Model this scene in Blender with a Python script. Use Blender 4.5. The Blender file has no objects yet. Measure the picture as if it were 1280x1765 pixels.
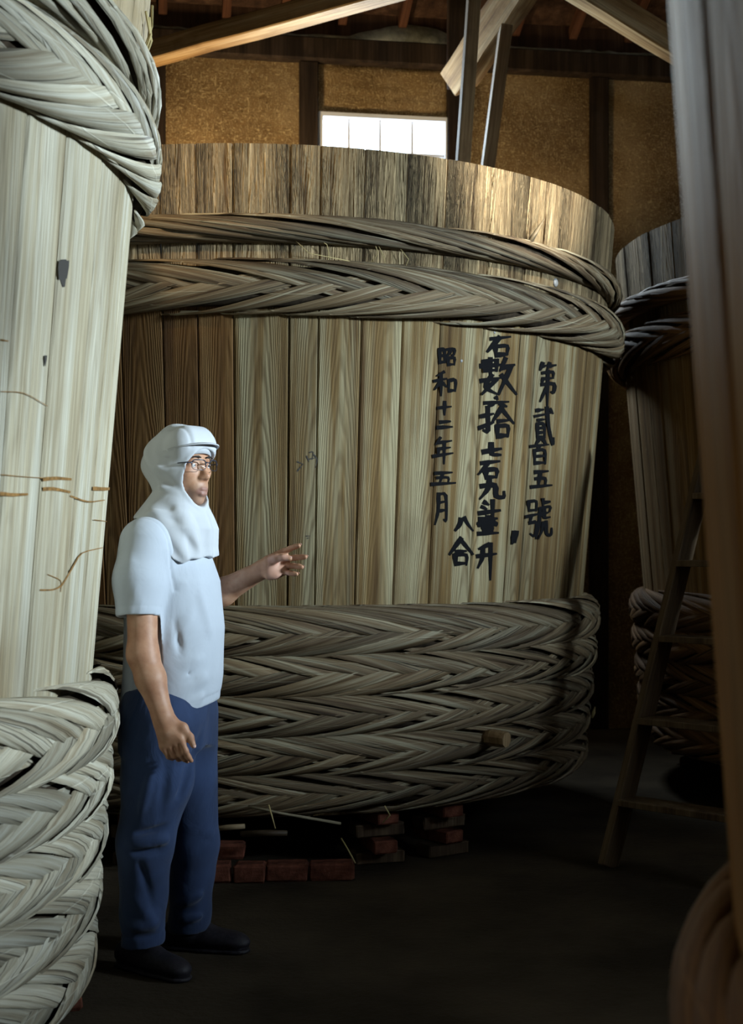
import bpy, bmesh, math, random
import numpy as np
from mathutils import Vector, Matrix
R = math.radians
C = bpy.context.scene.collection
sc = bpy.context.scene
rng = random.Random(7)

# ------------------------------------------------------------------ camera
F = 2400.0            # focal length in pixels of the 1280 x 1765 frame
HZ = 940.0            # pixel row of the horizon
CH = 1.366            # camera height
cam = bpy.data.cameras.new('camera'); camo = bpy.data.objects.new('camera', cam); C.objects.link(camo)
camo.location = (0, 0, CH); camo.rotation_euler = (R(90), 0, 0)
cam.sensor_fit = 'VERTICAL'; cam.sensor_height = 36; cam.sensor_width = 36
cam.lens = F * 36 / 1765
cam.shift_y = (HZ - 882.5) / 1765
cam.dof.use_dof = True; cam.dof.focus_distance = 5.0; cam.dof.aperture_fstop = 4.5
cam.clip_start = 0.02
sc.camera = camo

# ------------------------------------------------------------------ world, lights, exposure
w = bpy.data.worlds.new('sky'); sc.world = w; w.use_nodes = True
bg = w.node_tree.nodes['Background']; bg.inputs[0].default_value = (0.72, 0.87, 1.0, 1); bg.inputs[1].default_value = 9.0
sc.view_settings.view_transform = 'Standard'; sc.view_settings.look = 'None'
sc.view_settings.gamma = 1.0; sc.view_settings.use_curve_mapping = False
sc.view_settings.exposure = 0.0

def lamp(name, kind, loc, target, energy, color, size=0.5, size_y=None, spread=None, spot=None, blend=0.5):
    l = bpy.data.lights.new(name, kind); l.energy = energy; l.color = color
    if kind == 'AREA':
        l.size = size
        if size_y: l.shape = 'RECTANGLE'; l.size_y = size_y
        if spread: l.spread = R(spread)
    else:
        l.shadow_soft_size = size
    if spot: l.spot_size = R(spot); l.spot_blend = blend
    o = bpy.data.objects.new(name, l); C.objects.link(o); o.location = loc
    o.rotation_euler = (Vector(target) - Vector(loc)).to_track_quat('-Z', 'Y').to_euler()
    return o
COOL = (0.74, 0.90, 1.0); WARM = (1.0, 0.74, 0.42)
lamp('side_key_daylight', 'AREA', (7.3, 2.25, 3.35), (-0.6, 4.7, 1.4), 140, COOL, 0.8, 0.5, 60)
lamp('entrance_daylight', 'SPOT', (-0.15, -2.4, 2.7), (0.15, 5.6, 1.75), 16, COOL, 0.25, None, None, 36, 0.6)
lamp('rim_warm_fill', 'SPOT', (-0.5, 2.6, 4.7), (-0.9, 6.0, 3.1), 650, WARM, 0.08, None, None, 32, 0.8)  # unseen warm spot added for the left side of the vat rim
lamp('rim_fill', 'SPOT', (2.9, 2.7, 5.0), (0.5, 6.3, 3.0), 4500, (1.0, 0.93, 0.80), 0.10, None, None, 15, 0.8)  # unseen spot added to brighten the rim's right side
lamp('near_vat_fill', 'SPOT', (-1.5, 0.1, 1.7), (0.50, 1.55, 1.05), 17, WARM, 0.1, None, None, 42, 0.9)  # unseen warm spot added to lift the nearest vat's staves
lamp('wall_fill', 'SPOT', (-1.0, 9.2, 3.1), (-1.0, 9.75, 4.7), 130, WARM, 0.10, None, None, 120, 0.6)  # unseen warm spot added behind the vat to light wall and beams
lamp('wall_fill', 'SPOT', (0.9, 9.3, 3.1), (1.3, 10.0, 4.6), 36, WARM, 0.10, None, None, 95, 0.8)  # second added spot, for the right of the gable wall
lamp('gable_window_daylight', 'AREA', (0.1, 9.85, 4.3), (0.6, 2.0, 2.4), 95, COOL, 0.85, 0.3, 150)
lamp('near_vat_cool_fill', 'SPOT', (-1.62, 9.2, 4.55), (0.36, 1.7, 2.1), 1800, COOL, 0.15, None, None, 6.0, 0.9)  # unseen narrow spot added to put cool light on the nearest vat's upper edge

# ------------------------------------------------------------------ helpers
def ray(px, py):
    return ((px - 640.0) / F, 1.0, (HZ - py) / F)
def P(px, py, Y):
    return Vector(((px - 640.0) * Y / F, Y, CH + (HZ - py) * Y / F))

def link(name, me, mat=None, parent=None, smooth=False):
    o = bpy.data.objects.new(name, me); C.objects.link(o)
    if mat is not None and len(me.materials) == 0: me.materials.append(mat)
    if parent is not None: o.parent = parent
    if smooth:
        me.polygons.foreach_set('use_smooth', [True] * len(me.polygons))
    return o
def mesh(name, v, f):
    me = bpy.data.meshes.new(name); me.from_pydata([tuple(map(float, a)) for a in v], [], f); me.update(); return me
def empty(name, loc=(0, 0, 0), rz=0.0, parent=None):
    o = bpy.data.objects.new(name, None); C.objects.link(o); o.location = loc; o.rotation_euler = (0, 0, rz)
    o.empty_display_size = 0.1
    if parent is not None: o.parent = parent
    return o
def tag(o, label, cat, group=None):
    o['label'] = label; o['category'] = cat
    if group: o['group'] = group
    return o
def struct(o):
    o['kind'] = 'structure'; return o

def box_bm(x0, x1, y0, y1, z0, z1, bev=0.0):
    bm = bmesh.new()
    vs = [bm.verts.new(c) for c in ((x0,y0,z0),(x1,y0,z0),(x1,y1,z0),(x0,y1,z0),(x0,y0,z1),(x1,y0,z1),(x1,y1,z1),(x0,y1,z1))]
    for q in ((0,3,2,1),(4,5,6,7),(0,1,5,4),(1,2,6,5),(2,3,7,6),(3,0,4,7)):
        bm.faces.new([vs[i] for i in q])
    if bev > 0:
        bmesh.ops.bevel(bm, geom=bm.edges[:], offset=bev, segments=1, affect='EDGES', profile=0.5)
    return bm
def from_bm(name, bm):
    me = bpy.data.meshes.new(name); bm.normal_update(); bm.to_mesh(me); bm.free(); return me
def box(name, x0, x1, y0, y1, z0, z1, mat, parent=None, bev=0.0, jit=0.0):
    bm = box_bm(x0, x1, y0, y1, z0, z1, bev)
    if jit:
        for v in bm.verts: v.co += Vector((rng.uniform(-jit, jit), rng.uniform(-jit, jit), rng.uniform(-jit, jit)))
    return link(name, from_bm(name, bm), mat, parent)
def bar(name, a, b, wd, th, mat, parent=None, roll=0.0, bev=0.006, segs=1, wob=0.0, face=None):
    """squared timber from a to b: local z along it, width wd across, th deep; origin at a"""
    a = Vector(a); b = Vector(b); d = b - a; L = d.length
    bm = bmesh.new(); rings = []
    for i in range(segs + 1):
        t = i / segs; ox = rng.uniform(-wob, wob) if 0 < i < segs else 0; oy = rng.uniform(-wob, wob) if 0 < i < segs else 0
        rings.append([bm.verts.new((sx * wd / 2 + ox, sy * th / 2 + oy, t * L)) for sx, sy in ((-1,-1),(1,-1),(1,1),(-1,1))])
    for r0, r1 in zip(rings, rings[1:]):
        for k in range(4): bm.faces.new((r0[k], r0[(k+1)%4], r1[(k+1)%4], r1[k]))
    bm.faces.new(rings[0][::-1]); bm.faces.new(rings[-1])
    if bev: bmesh.ops.bevel(bm, geom=bm.edges[:], offset=bev, segments=1, affect='EDGES', profile=0.5)
    o = link(name, from_bm(name, bm), mat, parent)
    if face is not None:
        q = d.to_track_quat('Z', 'Y').to_matrix(); fx = q.transposed() @ Vector(face); roll = math.atan2(fx.y, fx.x)
    o.matrix_local = Matrix.Translation(a) @ d.to_track_quat('Z', 'Y').to_matrix().to_4x4() @ Matrix.Rotation(roll, 4, 'Z')
    return o
def tube(name, pts, rad, mat, parent=None, n=6, smooth=True):
    pts = [Vector(p) for p in pts]; m = len(pts)
    rads = rad if isinstance(rad, (list, tuple)) else [rad] * m
    v = []; f = []
    up = Vector((0.13, 0.2, 1)).normalized()
    for i, p in enumerate(pts):
        t = (pts[min(i+1, m-1)] - pts[max(i-1, 0)]).normalized()
        a = t.cross(up)
        if a.length < 1e-4: a = t.cross(Vector((1, 0, 0)))
        a.normalize(); b = t.cross(a)
        for k in range(n):
            an = 2 * math.pi * k / n
            v.append(p + (a * math.cos(an) + b * math.sin(an)) * rads[i])
    for i in range(m - 1):
        for k in range(n):
            f.append((i*n+k, i*n+(k+1)%n, (i+1)*n+(k+1)%n, (i+1)*n+k))
    f.append(tuple(range(n))[::-1]); f.append(tuple(range((m-1)*n, m*n)))
    return link(name, mesh(name, v, f), mat, parent, smooth)

# ------------------------------------------------------------------ materials
class M:
    def __init__(s, name):
        s.m = bpy.data.materials.new(name); s.m.use_nodes = True; s.t = s.m.node_tree; s.n = s.t.nodes; s.l = s.t.links
        s.b = s.n['Principled BSDF']
    def node(s, typ, **kw):
        x = s.n.new(typ)
        for k, v in kw.items():
            if k.startswith('i_'):
                x.inputs[k[2:].replace('_', ' ')].default_value = v
            else: setattr(x, k, v)
        return x
    def put(s, val, sock):
        if hasattr(val, 'is_output'): s.l.new(val, sock)
        else: sock.default_value = val
    def math(s, op, a, b=0.0, clamp=False):
        x = s.n.new('ShaderNodeMath'); x.operation = op; x.use_clamp = clamp
        s.put(a, x.inputs[0]); s.put(b, x.inputs[1]); return x.outputs[0]
    def mapr(s, v, a, b, c=0.0, d=1.0):
        x = s.n.new('ShaderNodeMapRange'); s.put(v, x.inputs[0])
        for i, q in enumerate((a, b, c, d)): x.inputs[i+1].default_value = q
        return x.outputs[0]
    def vscale(s, v, sx, sy, sz, off=None):
        x = s.n.new('ShaderNodeVectorMath'); x.operation = 'MULTIPLY'; s.put(v, x.inputs[0]); x.inputs[1].default_value = (sx, sy, sz)
        o = x.outputs[0]
        if off is not None:
            y = s.n.new('ShaderNodeVectorMath'); y.operation = 'ADD'; s.l.new(o, y.inputs[0]); s.l.new(off, y.inputs[1]); o = y.outputs[0]
        return o
    def noise(s, v, scale, detail=3, rough=0.55, dist=0.0):
        x = s.n.new('ShaderNodeTexNoise'); s.l.new(v, x.inputs['Vector']); x.inputs['Scale'].default_value = scale
        x.inputs['Detail'].default_value = detail; x.inputs['Roughness'].default_value = rough; x.inputs['Distortion'].default_value = dist
        return x.outputs['Fac']
    def ramp(s, fac, stops):
        x = s.n.new('ShaderNodeValToRGB'); s.put(fac, x.inputs[0]); e = x.color_ramp.elements
        while len(e) < len(stops): e.new(0.5)
        for k, (p, c) in enumerate(stops): e[k].position = p; e[k].color = (*c, 1)
        return x.outputs[0]
    def mix(s, fac, a, b, mode='MIX'):
        x = s.n.new('ShaderNodeMix'); x.data_type = 'RGBA'; x.blend_type = mode; x.clamp_factor = True
        s.put(fac, x.inputs[0])
        s.put(a if hasattr(a, 'is_output') else (*a, 1), x.inputs[6]); s.put(b if hasattr(b, 'is_output') else (*b, 1), x.inputs[7])
        return x.outputs[2]
    def tc(s, which='Object'):
        x = s.n.new('ShaderNodeTexCoord'); return x.outputs[which]
    def rand(s):
        x = s.n.new('ShaderNodeObjectInfo'); return x.outputs['Random']
    def off(s, r, a=37.0, b=91.0, c=53.0):
        x = s.n.new('ShaderNodeCombineXYZ')
        s.l.new(s.math('MULTIPLY', r, a), x.inputs[0]); s.l.new(s.math('MULTIPLY', r, b), x.inputs[1]); s.l.new(s.math('MULTIPLY', r, c), x.inputs[2])
        return x.outputs[0]
    def sep(s, v):
        x = s.n.new('ShaderNodeSeparateXYZ'); s.l.new(v, x.inputs[0]); return x.outputs
    def bump(s, h, strength=0.5, dist=0.01, prev=None):
        x = s.n.new('ShaderNodeBump'); s.l.new(h, x.inputs['Height']); s.put(strength, x.inputs['Strength']); x.inputs['Distance'].default_value = dist
        if prev is not None: s.l.new(prev, x.inputs['Normal'])
        return x.outputs[0]
    def fin(s, col=None, rough=0.8, normal=None, spec=0.3):
        if col is not None: s.put(col if hasattr(col, 'is_output') else (*col, 1), s.b.inputs['Base Color'])
        s.put(rough, s.b.inputs['Roughness']); s.b.inputs['Specular IOR Level'].default_value = spec
        if normal is not None: s.l.new(normal, s.b.inputs['Normal'])
        return s.m

def cedar(name, dark, mid, pale, pale_amt=0.6, worn_from=2.6, val=1.0, axis='z', erosion=1.0, rand_lo=0.78, rand_hi=1.18, wornpale=(0.42, 0.31, 0.17), ringamt=0.62):
    """weathered cedar with the grain along local z"""
    m = M(name); v = m.tc(); r = m.rand(); off = m.off(r); v = m.vscale(v, 1, 0.12, 1)
    if axis == 'x':
        q = m.sep(v); c = m.node('ShaderNodeCombineXYZ'); m.l.new(q[2], c.inputs[0]); m.l.new(q[1], c.inputs[1]); m.l.new(q[0], c.inputs[2]); v = c.outputs[0]
    z = m.sep(v)[2]
    broad = m.noise(m.vscale(v, 13, 13, 0.45, off), 1.0, 3, 0.6)
    streak = m.noise(m.vscale(v, 34, 34, 0.8, off), 1.0, 4, 0.65)
    fine = m.noise(m.vscale(v, 190, 190, 2.6, off), 1.0, 3, 0.6)
    blotch = m.noise(m.vscale(v, 3.5, 3.5, 1.6, off), 1.0, 3, 0.6)
    q3 = m.sep(v); x0 = m.math('MULTIPLY', m.math('SUBTRACT', m.math('FRACT', m.math('MULTIPLY', r, 7.31)), 0.5), 0.16)
    xx = m.math('SUBTRACT', q3[0], x0); wob = m.noise(m.vscale(v, 10, 2, 1.6, off), 1.0, 3, 0.5)
    ff = m.math('ADD', m.math('ADD', m.math('MULTIPLY', m.math('MULTIPLY', xx, xx), 5200.0), m.math('MULTIPLY', q3[2], 30.0)), m.math('MULTIPLY', wob, 22.0))
    rings = m.math('ADD', m.math('MULTIPLY', m.math('SINE', ff), 0.5), 0.5)
    col = m.ramp(broad, [(0.28, dark), (0.47, mid), (0.62, pale)])
    col = m.mix(m.math('MULTIPLY', m.mapr(streak, 0.50, 0.72), pale_amt), col, pale)
    col = m.mix(m.math('MULTIPLY', m.mapr(blotch, 0.52, 0.75), 0.55), col, dark)
    col = m.mix(0.6, col, m.ramp(fine, [(0.3, (0.45, 0.40, 0.34)), (0.62, (1.08, 1.06, 1.04))]), 'MULTIPLY')
    col = m.mix(m.mapr(m.noise(m.vscale(v, 6, 6, .4, off), 1.0, 2), .40, .62, .15 * ringamt, ringamt), col, m.ramp(rings, [(0.0, (0.40, 0.32, 0.24)), (0.45, (1, 1, 1)), (1.0, (1.06, 1.05, 1.03))]), 'MULTIPLY')
    tint = m.math('MULTIPLY', m.mapr(r, 0, 1, rand_lo, rand_hi), val)
    tc = m.node('ShaderNodeCombineColor'); [m.l.new(tint, tc.inputs[k]) for k in range(3)]
    col = m.mix(1.0, col, tc.outputs[0], 'MULTIPLY')
    h = m.math('ADD', m.math('MULTIPLY', fine, 0.5), m.math('ADD', m.math('MULTIPLY', rings, 0.35), m.math('MULTIPLY', streak, 0.5)))
    nb = m.bump(h, 0.55, 0.006)
    if erosion:
        worn = m.mapr(z, worn_from - 0.08, worn_from + 0.12)
        deep = m.math('POWER', m.mapr(m.noise(m.vscale(v, 46, 46, 1.7, off), 1.0, 5, 0.7, 0.6), 0.36, 0.60), 1.6)
        hh = m.math('ADD', deep, m.math('MULTIPLY', rings, 0.55))
        nb = m.bump(hh, m.math('MULTIPLY', worn, erosion), 0.016, nb)
        col = m.mix(m.math('MULTIPLY', worn, 0.75), col, wornpale)
        col = m.mix(m.math('MULTIPLY', worn, m.mapr(deep, 0.0, 0.4, 0.85, 0.0)), col, dark)
    return m.fin(col, 0.82, nb, 0.25)

def bamboo(name, dark, mid, pale, val=1.0):
    m = M(name); uv = m.tc('UV'); r = m.rand(); off = m.off(r, 13, 7, 3)
    u = m.sep(uv)[0]
    fib = m.noise(m.vscale(uv, 2.2, 46, 1, off), 1.0, 4, 0.65)
    brd = m.noise(m.vscale(uv, 1.7, 3.0, 1, off), 1.0, 3, 0.6)
    split = m.noise(m.vscale(uv, 1.1, 9.0, 1, off), 1.0, 2, 0.5)
    col = m.ramp(brd, [(0.30, dark), (0.50, mid), (0.66, pale)])
    col = m.mix(0.55, col, m.ramp(fib, [(0.3, (0.42, 0.38, 0.33)), (0.6, (1.1, 1.08, 1.05))]), 'MULTIPLY')
    col = m.mix(m.mapr(split, 0.36, 0.41, 0.8, 0.0), col, tuple(c * 0.3 for c in dark))
    node = m.math('FRACT', m.math('ADD', m.math('MULTIPLY', u, 2.3), m.math('MULTIPLY', r, 5.0)))
    ring = m.mapr(m.math('ABSOLUTE', m.math('SUBTRACT', node, 0.5)), 0.0, 0.022, 1.0, 0.0)
    col = m.mix(m.math('MULTIPLY', ring, 0.3), col, tuple(min(1, c * 1.5) for c in pale))
    tint = m.math('MULTIPLY', m.mapr(r, 0, 1, 0.6, 1.25), val)
    tc = m.node('ShaderNodeCombineColor'); [m.l.new(tint, tc.inputs[k]) for k in range(3)]
    col = m.mix(1.0, col, tc.outputs[0], 'MULTIPLY')
    h = m.math('ADD', m.math('ADD', fib, m.math('MULTIPLY', ring, 1.2)), m.math('MULTIPLY', m.mapr(split, 0.34, 0.42), 1.2))
    return m.fin(col, 0.62, m.bump(h, 0.5, 0.004), 0.35)

def simple(name, col, rough=0.7, spec=0.3, nscale=0, namt=0.3, bump=0.0, bscale=60, bdist=0.004):
    m = M(name); v = m.tc()
    c = col
    if nscale:
        n = m.noise(v, nscale, 4, 0.6)
        c = m.mix(m.mapr(n, 0.35, 0.68), tuple(x * (1 - namt) for x in col), tuple(min(1, x * (1 + namt)) for x in col))
    nb = m.bump(m.noise(v, bscale, 3, 0.6), bump, bdist) if bump else None
    return m.fin(c, rough, nb, spec)

def clay_mat():
    m = M('straw_clay'); v = m.tc(); r = m.rand(); off = m.off(r)
    big = m.noise(m.vscale(v, 1.6, 1.6, 1.6, off), 1.0, 4, 0.6)
    f1 = m.noise(m.vscale(v, 17, 17, 62, off), 1.0, 3, 0.6, 2.5)
    f2 = m.noise(m.vscale(v, 62, 17, 16, off), 1.0, 3, 0.6, 2.5)
    fib = m.math('MAXIMUM', m.mapr(f1, 0.55, 0.64), m.mapr(f2, 0.55, 0.64))
    col = m.ramp(big, [(0.3, (0.12, 0.072, 0.032)), (0.5, (0.24, 0.155, 0.072)), (0.7, (0.38, 0.275, 0.15))])
    col = m.mix(m.math('MULTIPLY', fib, 0.75), col, (0.68, 0.53, 0.29))
    pit = m.mapr(m.noise(m.vscale(v, 40, 40, 40, off), 1.0, 4, 0.7), 0.28, 0.42)
    col = m.mix(m.mapr(pit, 0, 1, 0.6, 0), col, (0.10, 0.06, 0.03))
    h = m.math('ADD', m.math('MULTIPLY', fib, 0.8), m.math('ADD', pit, m.noise(v, 22, 4, 0.6)))
    return m.fin(col, 0.95, m.bump(h, 0.6, 0.008), 0.1)

def timber(name, dark, mid, pale, rough=0.85, knots=True):
    m = M(name); v = m.tc(); r = m.rand(); off = m.off(r)
    a = m.noise(m.vscale(v, 11, 11, 0.7, off), 1.0, 4, 0.65)
    b = m.noise(m.vscale(v, 90, 90, 2.2, off), 1.0, 3, 0.6)
    g = m.noise(m.vscale(v, 4, 4, 2.5, off), 1.0, 4, 0.65)
    col = m.ramp(a, [(0.3, dark), (0.5, mid), (0.68, pale)])
    col = m.mix(0.6, col, m.ramp(b, [(0.3, (0.45, 0.42, 0.38)), (0.6, (1.1, 1.08, 1.05))]), 'MULTIPLY')
    col = m.mix(m.mapr(g, 0.54, 0.68, 0, 0.6), col, dark)
    return m.fin(col, rough, m.bump(m.math('ADD', a, b), 0.5, 0.006), 0.2)

MT = {}
MT['cedar_main'] = cedar('weathered_cedar', (0.065, 0.033, 0.010), (0.185, 0.120, 0.046), (0.325, 0.285, 0.175), 0.55, worn_from=2.44)
MT['cedar_brown_shaded'] = cedar('shaded_brown_cedar', (0.045, 0.02, 0.005), (0.115, 0.055, 0.014), (0.165, 0.095, 0.034), 0.25, worn_from=2.44, rand_lo=.8, rand_hi=1.1)  # browner wood, darkened further for the shade on the vat's left
MT['cedar_left'] = cedar('bleached_cedar', (0.27, 0.21, 0.12), (0.46, 0.41, 0.29), (0.58, 0.56, 0.46), 0.6, worn_from=2.7, erosion=0.4, rand_lo=0.88, rand_hi=1.1, ringamt=0.28)
MT['cedar_right'] = cedar('brown_cedar', (0.13, 0.07, 0.02), (0.26, 0.15, 0.055), (0.36, 0.26, 0.14), 0.4, worn_from=2.44)
MT['bamboo_main'] = bamboo('dusty_bamboo', (0.08, 0.046, 0.020), (0.18, 0.128, 0.070), (0.32, 0.285, 0.195))
MT['bamboo_left'] = bamboo('grey_bamboo', (0.30, 0.24, 0.155), (0.50, 0.46, 0.35), (0.63, 0.61, 0.51))
MT['bamboo_brown'] = bamboo('brown_bamboo', (0.12, 0.055, 0.018), (0.22, 0.11, 0.04), (0.30, 0.17, 0.075))
MT['core'] = simple('hoop_core', (0.045, 0.033, 0.022), 0.95, 0.1, 30, 0.4)
MT['clay'] = clay_mat()
MT['post'] = timber('smoked_timber', (0.014, 0.009, 0.007), (0.033, 0.022, 0.015), (0.06, 0.042, 0.03))
MT['roofwood'] = timber('red_brown_boards', (0.018, 0.009, 0.005), (0.05, 0.025, 0.014), (0.085, 0.048, 0.028))
MT['rafter'] = timber('rafter_wood', (0.035, 0.014, 0.007), (0.08, 0.032, 0.016), (0.12, 0.055, 0.03))
MT['brace'] = timber('pine_brace', (0.16, 0.085, 0.035), (0.40, 0.26, 0.12), (0.58, 0.45, 0.27))
MT['dust'] = simple('grey_dust', (0.30, 0.31, 0.26), 1.0, 0.05, 9, 0.5, 0.6, 40, 0.01)
MT['ink'] = simple('brush_ink', (0.010, 0.010, 0.011), 1.0, 0.0)
MT['ink_faded'] = simple('faded_ink', (0.06, 0.055, 0.05), 0.8, 0.1)
MT['stain'] = simple('rust_stain', (0.24, 0.13, 0.045), 0.85, 0.1, 60, 0.4)
MT['iron'] = simple('nail_iron', (0.25, 0.25, 0.25), 0.4, 0.5)
MT['brick'] = simple('old_brick', (0.13, 0.045, 0.028), 0.95, 0.1, 16, 0.5, 0.6, 50, 0.006)
MT['pier'] = timber('footing_wood', (0.03, 0.02, 0.012), (0.08, 0.05, 0.03), (0.14, 0.10, 0.06))
MT['ladder'] = timber('ladder_wood', (0.05, 0.03, 0.016), (0.10, 0.065, 0.035), (0.16, 0.115, 0.07))
MT['floor'] = simple('earth_floor', (0.045, 0.034, 0.022), 0.95, 0.1, 1.4, 0.45, 0.5, 35, 0.01)
MT['straw'] = simple('straw', (0.45, 0.36, 0.17), 0.8, 0.2)
MT['whitepaint'] = simple('pale_frame', (0.78, 0.82, 0.88), 0.6, 0.3)
MT['pole'] = timber('pale_pole_wood', (0.10, 0.06, 0.03), (0.22, 0.14, 0.07), (0.34, 0.24, 0.13))
def glass_mat(name, tint=(1, 1, 1), gl=0.08, rough=0.02):
    m = M(name); m.n.remove(m.b)
    t = m.node('ShaderNodeBsdfTransparent'); t.inputs[0].default_value = (*tint, 1)
    g = m.node('ShaderNodeBsdfGlossy'); g.inputs['Roughness'].default_value = rough
    mx = m.node('ShaderNodeMixShader'); mx.inputs[0].default_value = gl
    m.l.new(t.outputs[0], mx.inputs[1]); m.l.new(g.outputs[0], mx.inputs[2]); m.l.new(mx.outputs[0], m.n['Material Output'].inputs[0])
    return m.m
MT['pane'] = glass_mat('window_glass', (0.95, 0.97, 1.0))

# ------------------------------------------------------------------ the room
box('floor', -5.6, 7.2, -4.0, 11.6, -0.1, 0.0, MT['floor'])
struct(bpy.data.objects['floor'])
WA = math.atan(0.157)                         # the gable wall stands askew to the camera
wall = empty('wall_back', (0, 10.1, 0), WA); struct(wall)
POSTS = [-1.543 + 1.085 * k for k in range(-4, 7)]
ZB = 4.845
for i, s in enumerate(POSTS):
    box('post', s - 0.068, s + 0.068, -0.035, 0.10, 0, ZB, MT['post'], wall, 0.008)
w0, w1, wz0, wz1 = -0.355, 0.545, 4.09, 4.463
for a, b in zip(POSTS, POSTS[1:]):
    x0, x1 = a + 0.068, b - 0.068
    def panel(xa, xb, za, zb):
        n, mm = 10, 16
        v = []; f = []
        for j in range(mm + 1):
            for i in range(n + 1):
                x = xa + (xb - xa) * i / n; z = za + (zb - za) * j / mm
                e = min(i, n - i, j, mm - j)
                v.append((x, 0.012 + rng.uniform(-0.005, 0.005) + (0.012 if e == 0 else 0), z))
        for j in range(mm):
            for i in range(n):
                q = j * (n + 1) + i; f.append((q, q + 1, q + n + 2, q + n + 1))
        base = len(v); v += [(xa, .09, za), (xb, .09, za), (xb, .09, zb), (xa, .09, zb)]
        f.append((base, base + 3, base + 2, base + 1))
        link('clay_panel', mesh('clay_panel', v, f), MT['clay'], wall, True)
    if a < w0 < b:
        panel(x0, x1, wz1 + 0.03, ZB); panel(x0, x1, 0.0, wz0 - 0.03)
        panel(x0, w0 - 0.03, wz0 - 0.03, wz1 + 0.03)
        if x1 - w1 > 0.035: panel(w1 + 0.03, x1, wz0 - 0.03, wz1 + 0.03)
    else:
        panel(x0, x1, 0.0, ZB)
box('wall_beam', POSTS[0] - 0.1, POSTS[-1] + 0.1, -0.075, 0.13, ZB, 5.01, MT['post'], wall, 0.012)
box('eave_board', POSTS[0] - 0.1, POSTS[-1] + 0.1, -0.02, 0.13, 5.01, 5.42, MT['roofwood'], wall)
# dusty ledge on the wall beam: lumpy strip of dirt
v = []; f = []; n = 150
for i in range(n + 1):
    s = POSTS[0] + (POSTS[-1] - POSTS[0]) * i / n
    hgt = 0.015 + 0.11 * max(0, math.sin(s * 2.1 + 1.0) * 0.6 + math.sin(s * 5.3) * 0.4) + rng.uniform(0, 0.012)
    v += [(s, -0.074, 5.005), (s, -0.068 + rng.uniform(0, .006), 5.012 + hgt * 0.35), (s, -0.03, 5.015 + hgt), (s, -0.018, 5.02 + hgt)]
for i in range(n):
    for k in range(3):
        f.append((4*i+k, 4*i+4+k, 4*i+5+k, 4*i+1+k))
link('dust_ledge', mesh('dust_ledge', v, f), MT['dust'], wall, True)
# window: frame, sill, bars and panes in the opening
win = empty('window_1', (0, 10.1, 0), WA); struct(win)
fw = 0.03
box('window_frame', w0 - fw, w0, -0.01, 0.09, wz0, wz1, MT['whitepaint'], win)
box('window_frame', w1, w1 + fw, -0.01, 0.09, wz0, wz1, MT['whitepaint'], win)
box('window_frame', w0 - fw, w1 + fw, -0.01, 0.09, wz1, wz1 + fw, MT['whitepaint'], win)
box('window_sill', w0 - fw, w1 + fw, -0.03, 0.09, wz0 - fw, wz0, MT['whitepaint'], win)
bars = [w0 + (w1 - w0) * t for t in (0.215, 0.47, 0.735)]
for s in bars: box('window_bar', s - 0.009, s + 0.009, 0.03, 0.05, wz0, wz1, MT['whitepaint'], win)
box('window_rail', w0, w1, 0.028, 0.052, 4.205, 4.232, MT['whitepaint'], win)
edges = [w0] + bars + [w1]
for a, b in zip(edges, edges[1:]): box('window_pane', a + .002, b - .002, 0.055, 0.059, wz0, wz1, MT['pane'], win)

# roof: boards and rafters rising from the wall beam, in the wall's frame
roof = empty('ceiling', (0, 10.1, 0), WA); struct(roof)
sl = 0.42
def rz(y): return 5.10 - sl * y                # y negative toward the camera
ridge = -6.5
def rzz(y): return rz(y) if y > ridge else rz(ridge) - 0.42 * (ridge - y)
yb = 0.35; k = 0
while yb > -1.9:
    y0 = yb - 0.205
    v = []
    for x in (POSTS[0] - 0.1, POSTS[-1] + 0.1):
        for (yy, dz) in ((yb, 0.0), (y0, 0.018), (y0, 0.038), (yb, 0.02)):
            v.append((x, yy, rz(yy) + 0.085 + dz))
    link('roof_board', mesh('roof_board', v, [(0,1,5,4),(1,2,6,5),(2,3,7,6),(3,0,4,7),(0,3,2,1),(4,5,6,7)]), MT['roofwood'], roof)
    yb -= 0.20
v = [(POSTS[0]-.1, -1.8, rz(-1.8)+.12), (POSTS[-1]+.1, -1.8, rz(-1.8)+.12), (POSTS[-1]+.1, ridge, rz(ridge)+.12), (POSTS[0]-.1, ridge, rz(ridge)+.12),
     (POSTS[-1]+.1, -15.5, rzz(-15.5)+.12), (POSTS[0]-.1, -15.5, rzz(-15.5)+.12)]
link('roof_deck', mesh('roof_deck', v, [(0,1,2,3),(3,2,4,5)]), MT['roofwood'], roof)
s = -5.4
while s < 4.9:
    bar('rafter', (s, 0.02, rz(0.02) + 0.045), (s, ridge, rz(ridge) + 0.045), 0.062, 0.08, MT['rafter'], roof, bev=0.004)
    s += 0.432 + rng.uniform(-.02, .02)
# roof timbers, each squared by hand; they belong to the roof
winv = Matrix.Rotation(-WA, 4, 'Z') @ Matrix.Translation((0, -10.1, 0))
def rbar(name, pa, pb, wd, th, mat, roll=0.0, wob=0.004):
    return bar(name, winv @ P(*pa), winv @ P(*pb), wd, th, mat, roof, roll, 0.008, 8, wob)
rbar('tie_beam', (225, 103, 9.5), (820, -60, 8.3), 0.155, 0.13, MT['brace'], 0.0)
rbar('brace', (790, 138, 9.3), (935, -80, 8.1), 0.20, 0.19, MT['brace'], R(30))
rbar('brace', (950, -50, 8.6), (1290, 160, 9.3), 0.175, 0.15, MT['brace'], R(12))
rbar('king_post', (786, 150, 9.75), (788, -60, 9.75), 0.13, 0.13, MT['post'])
CUTOFF_SILL = 2.74
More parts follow.
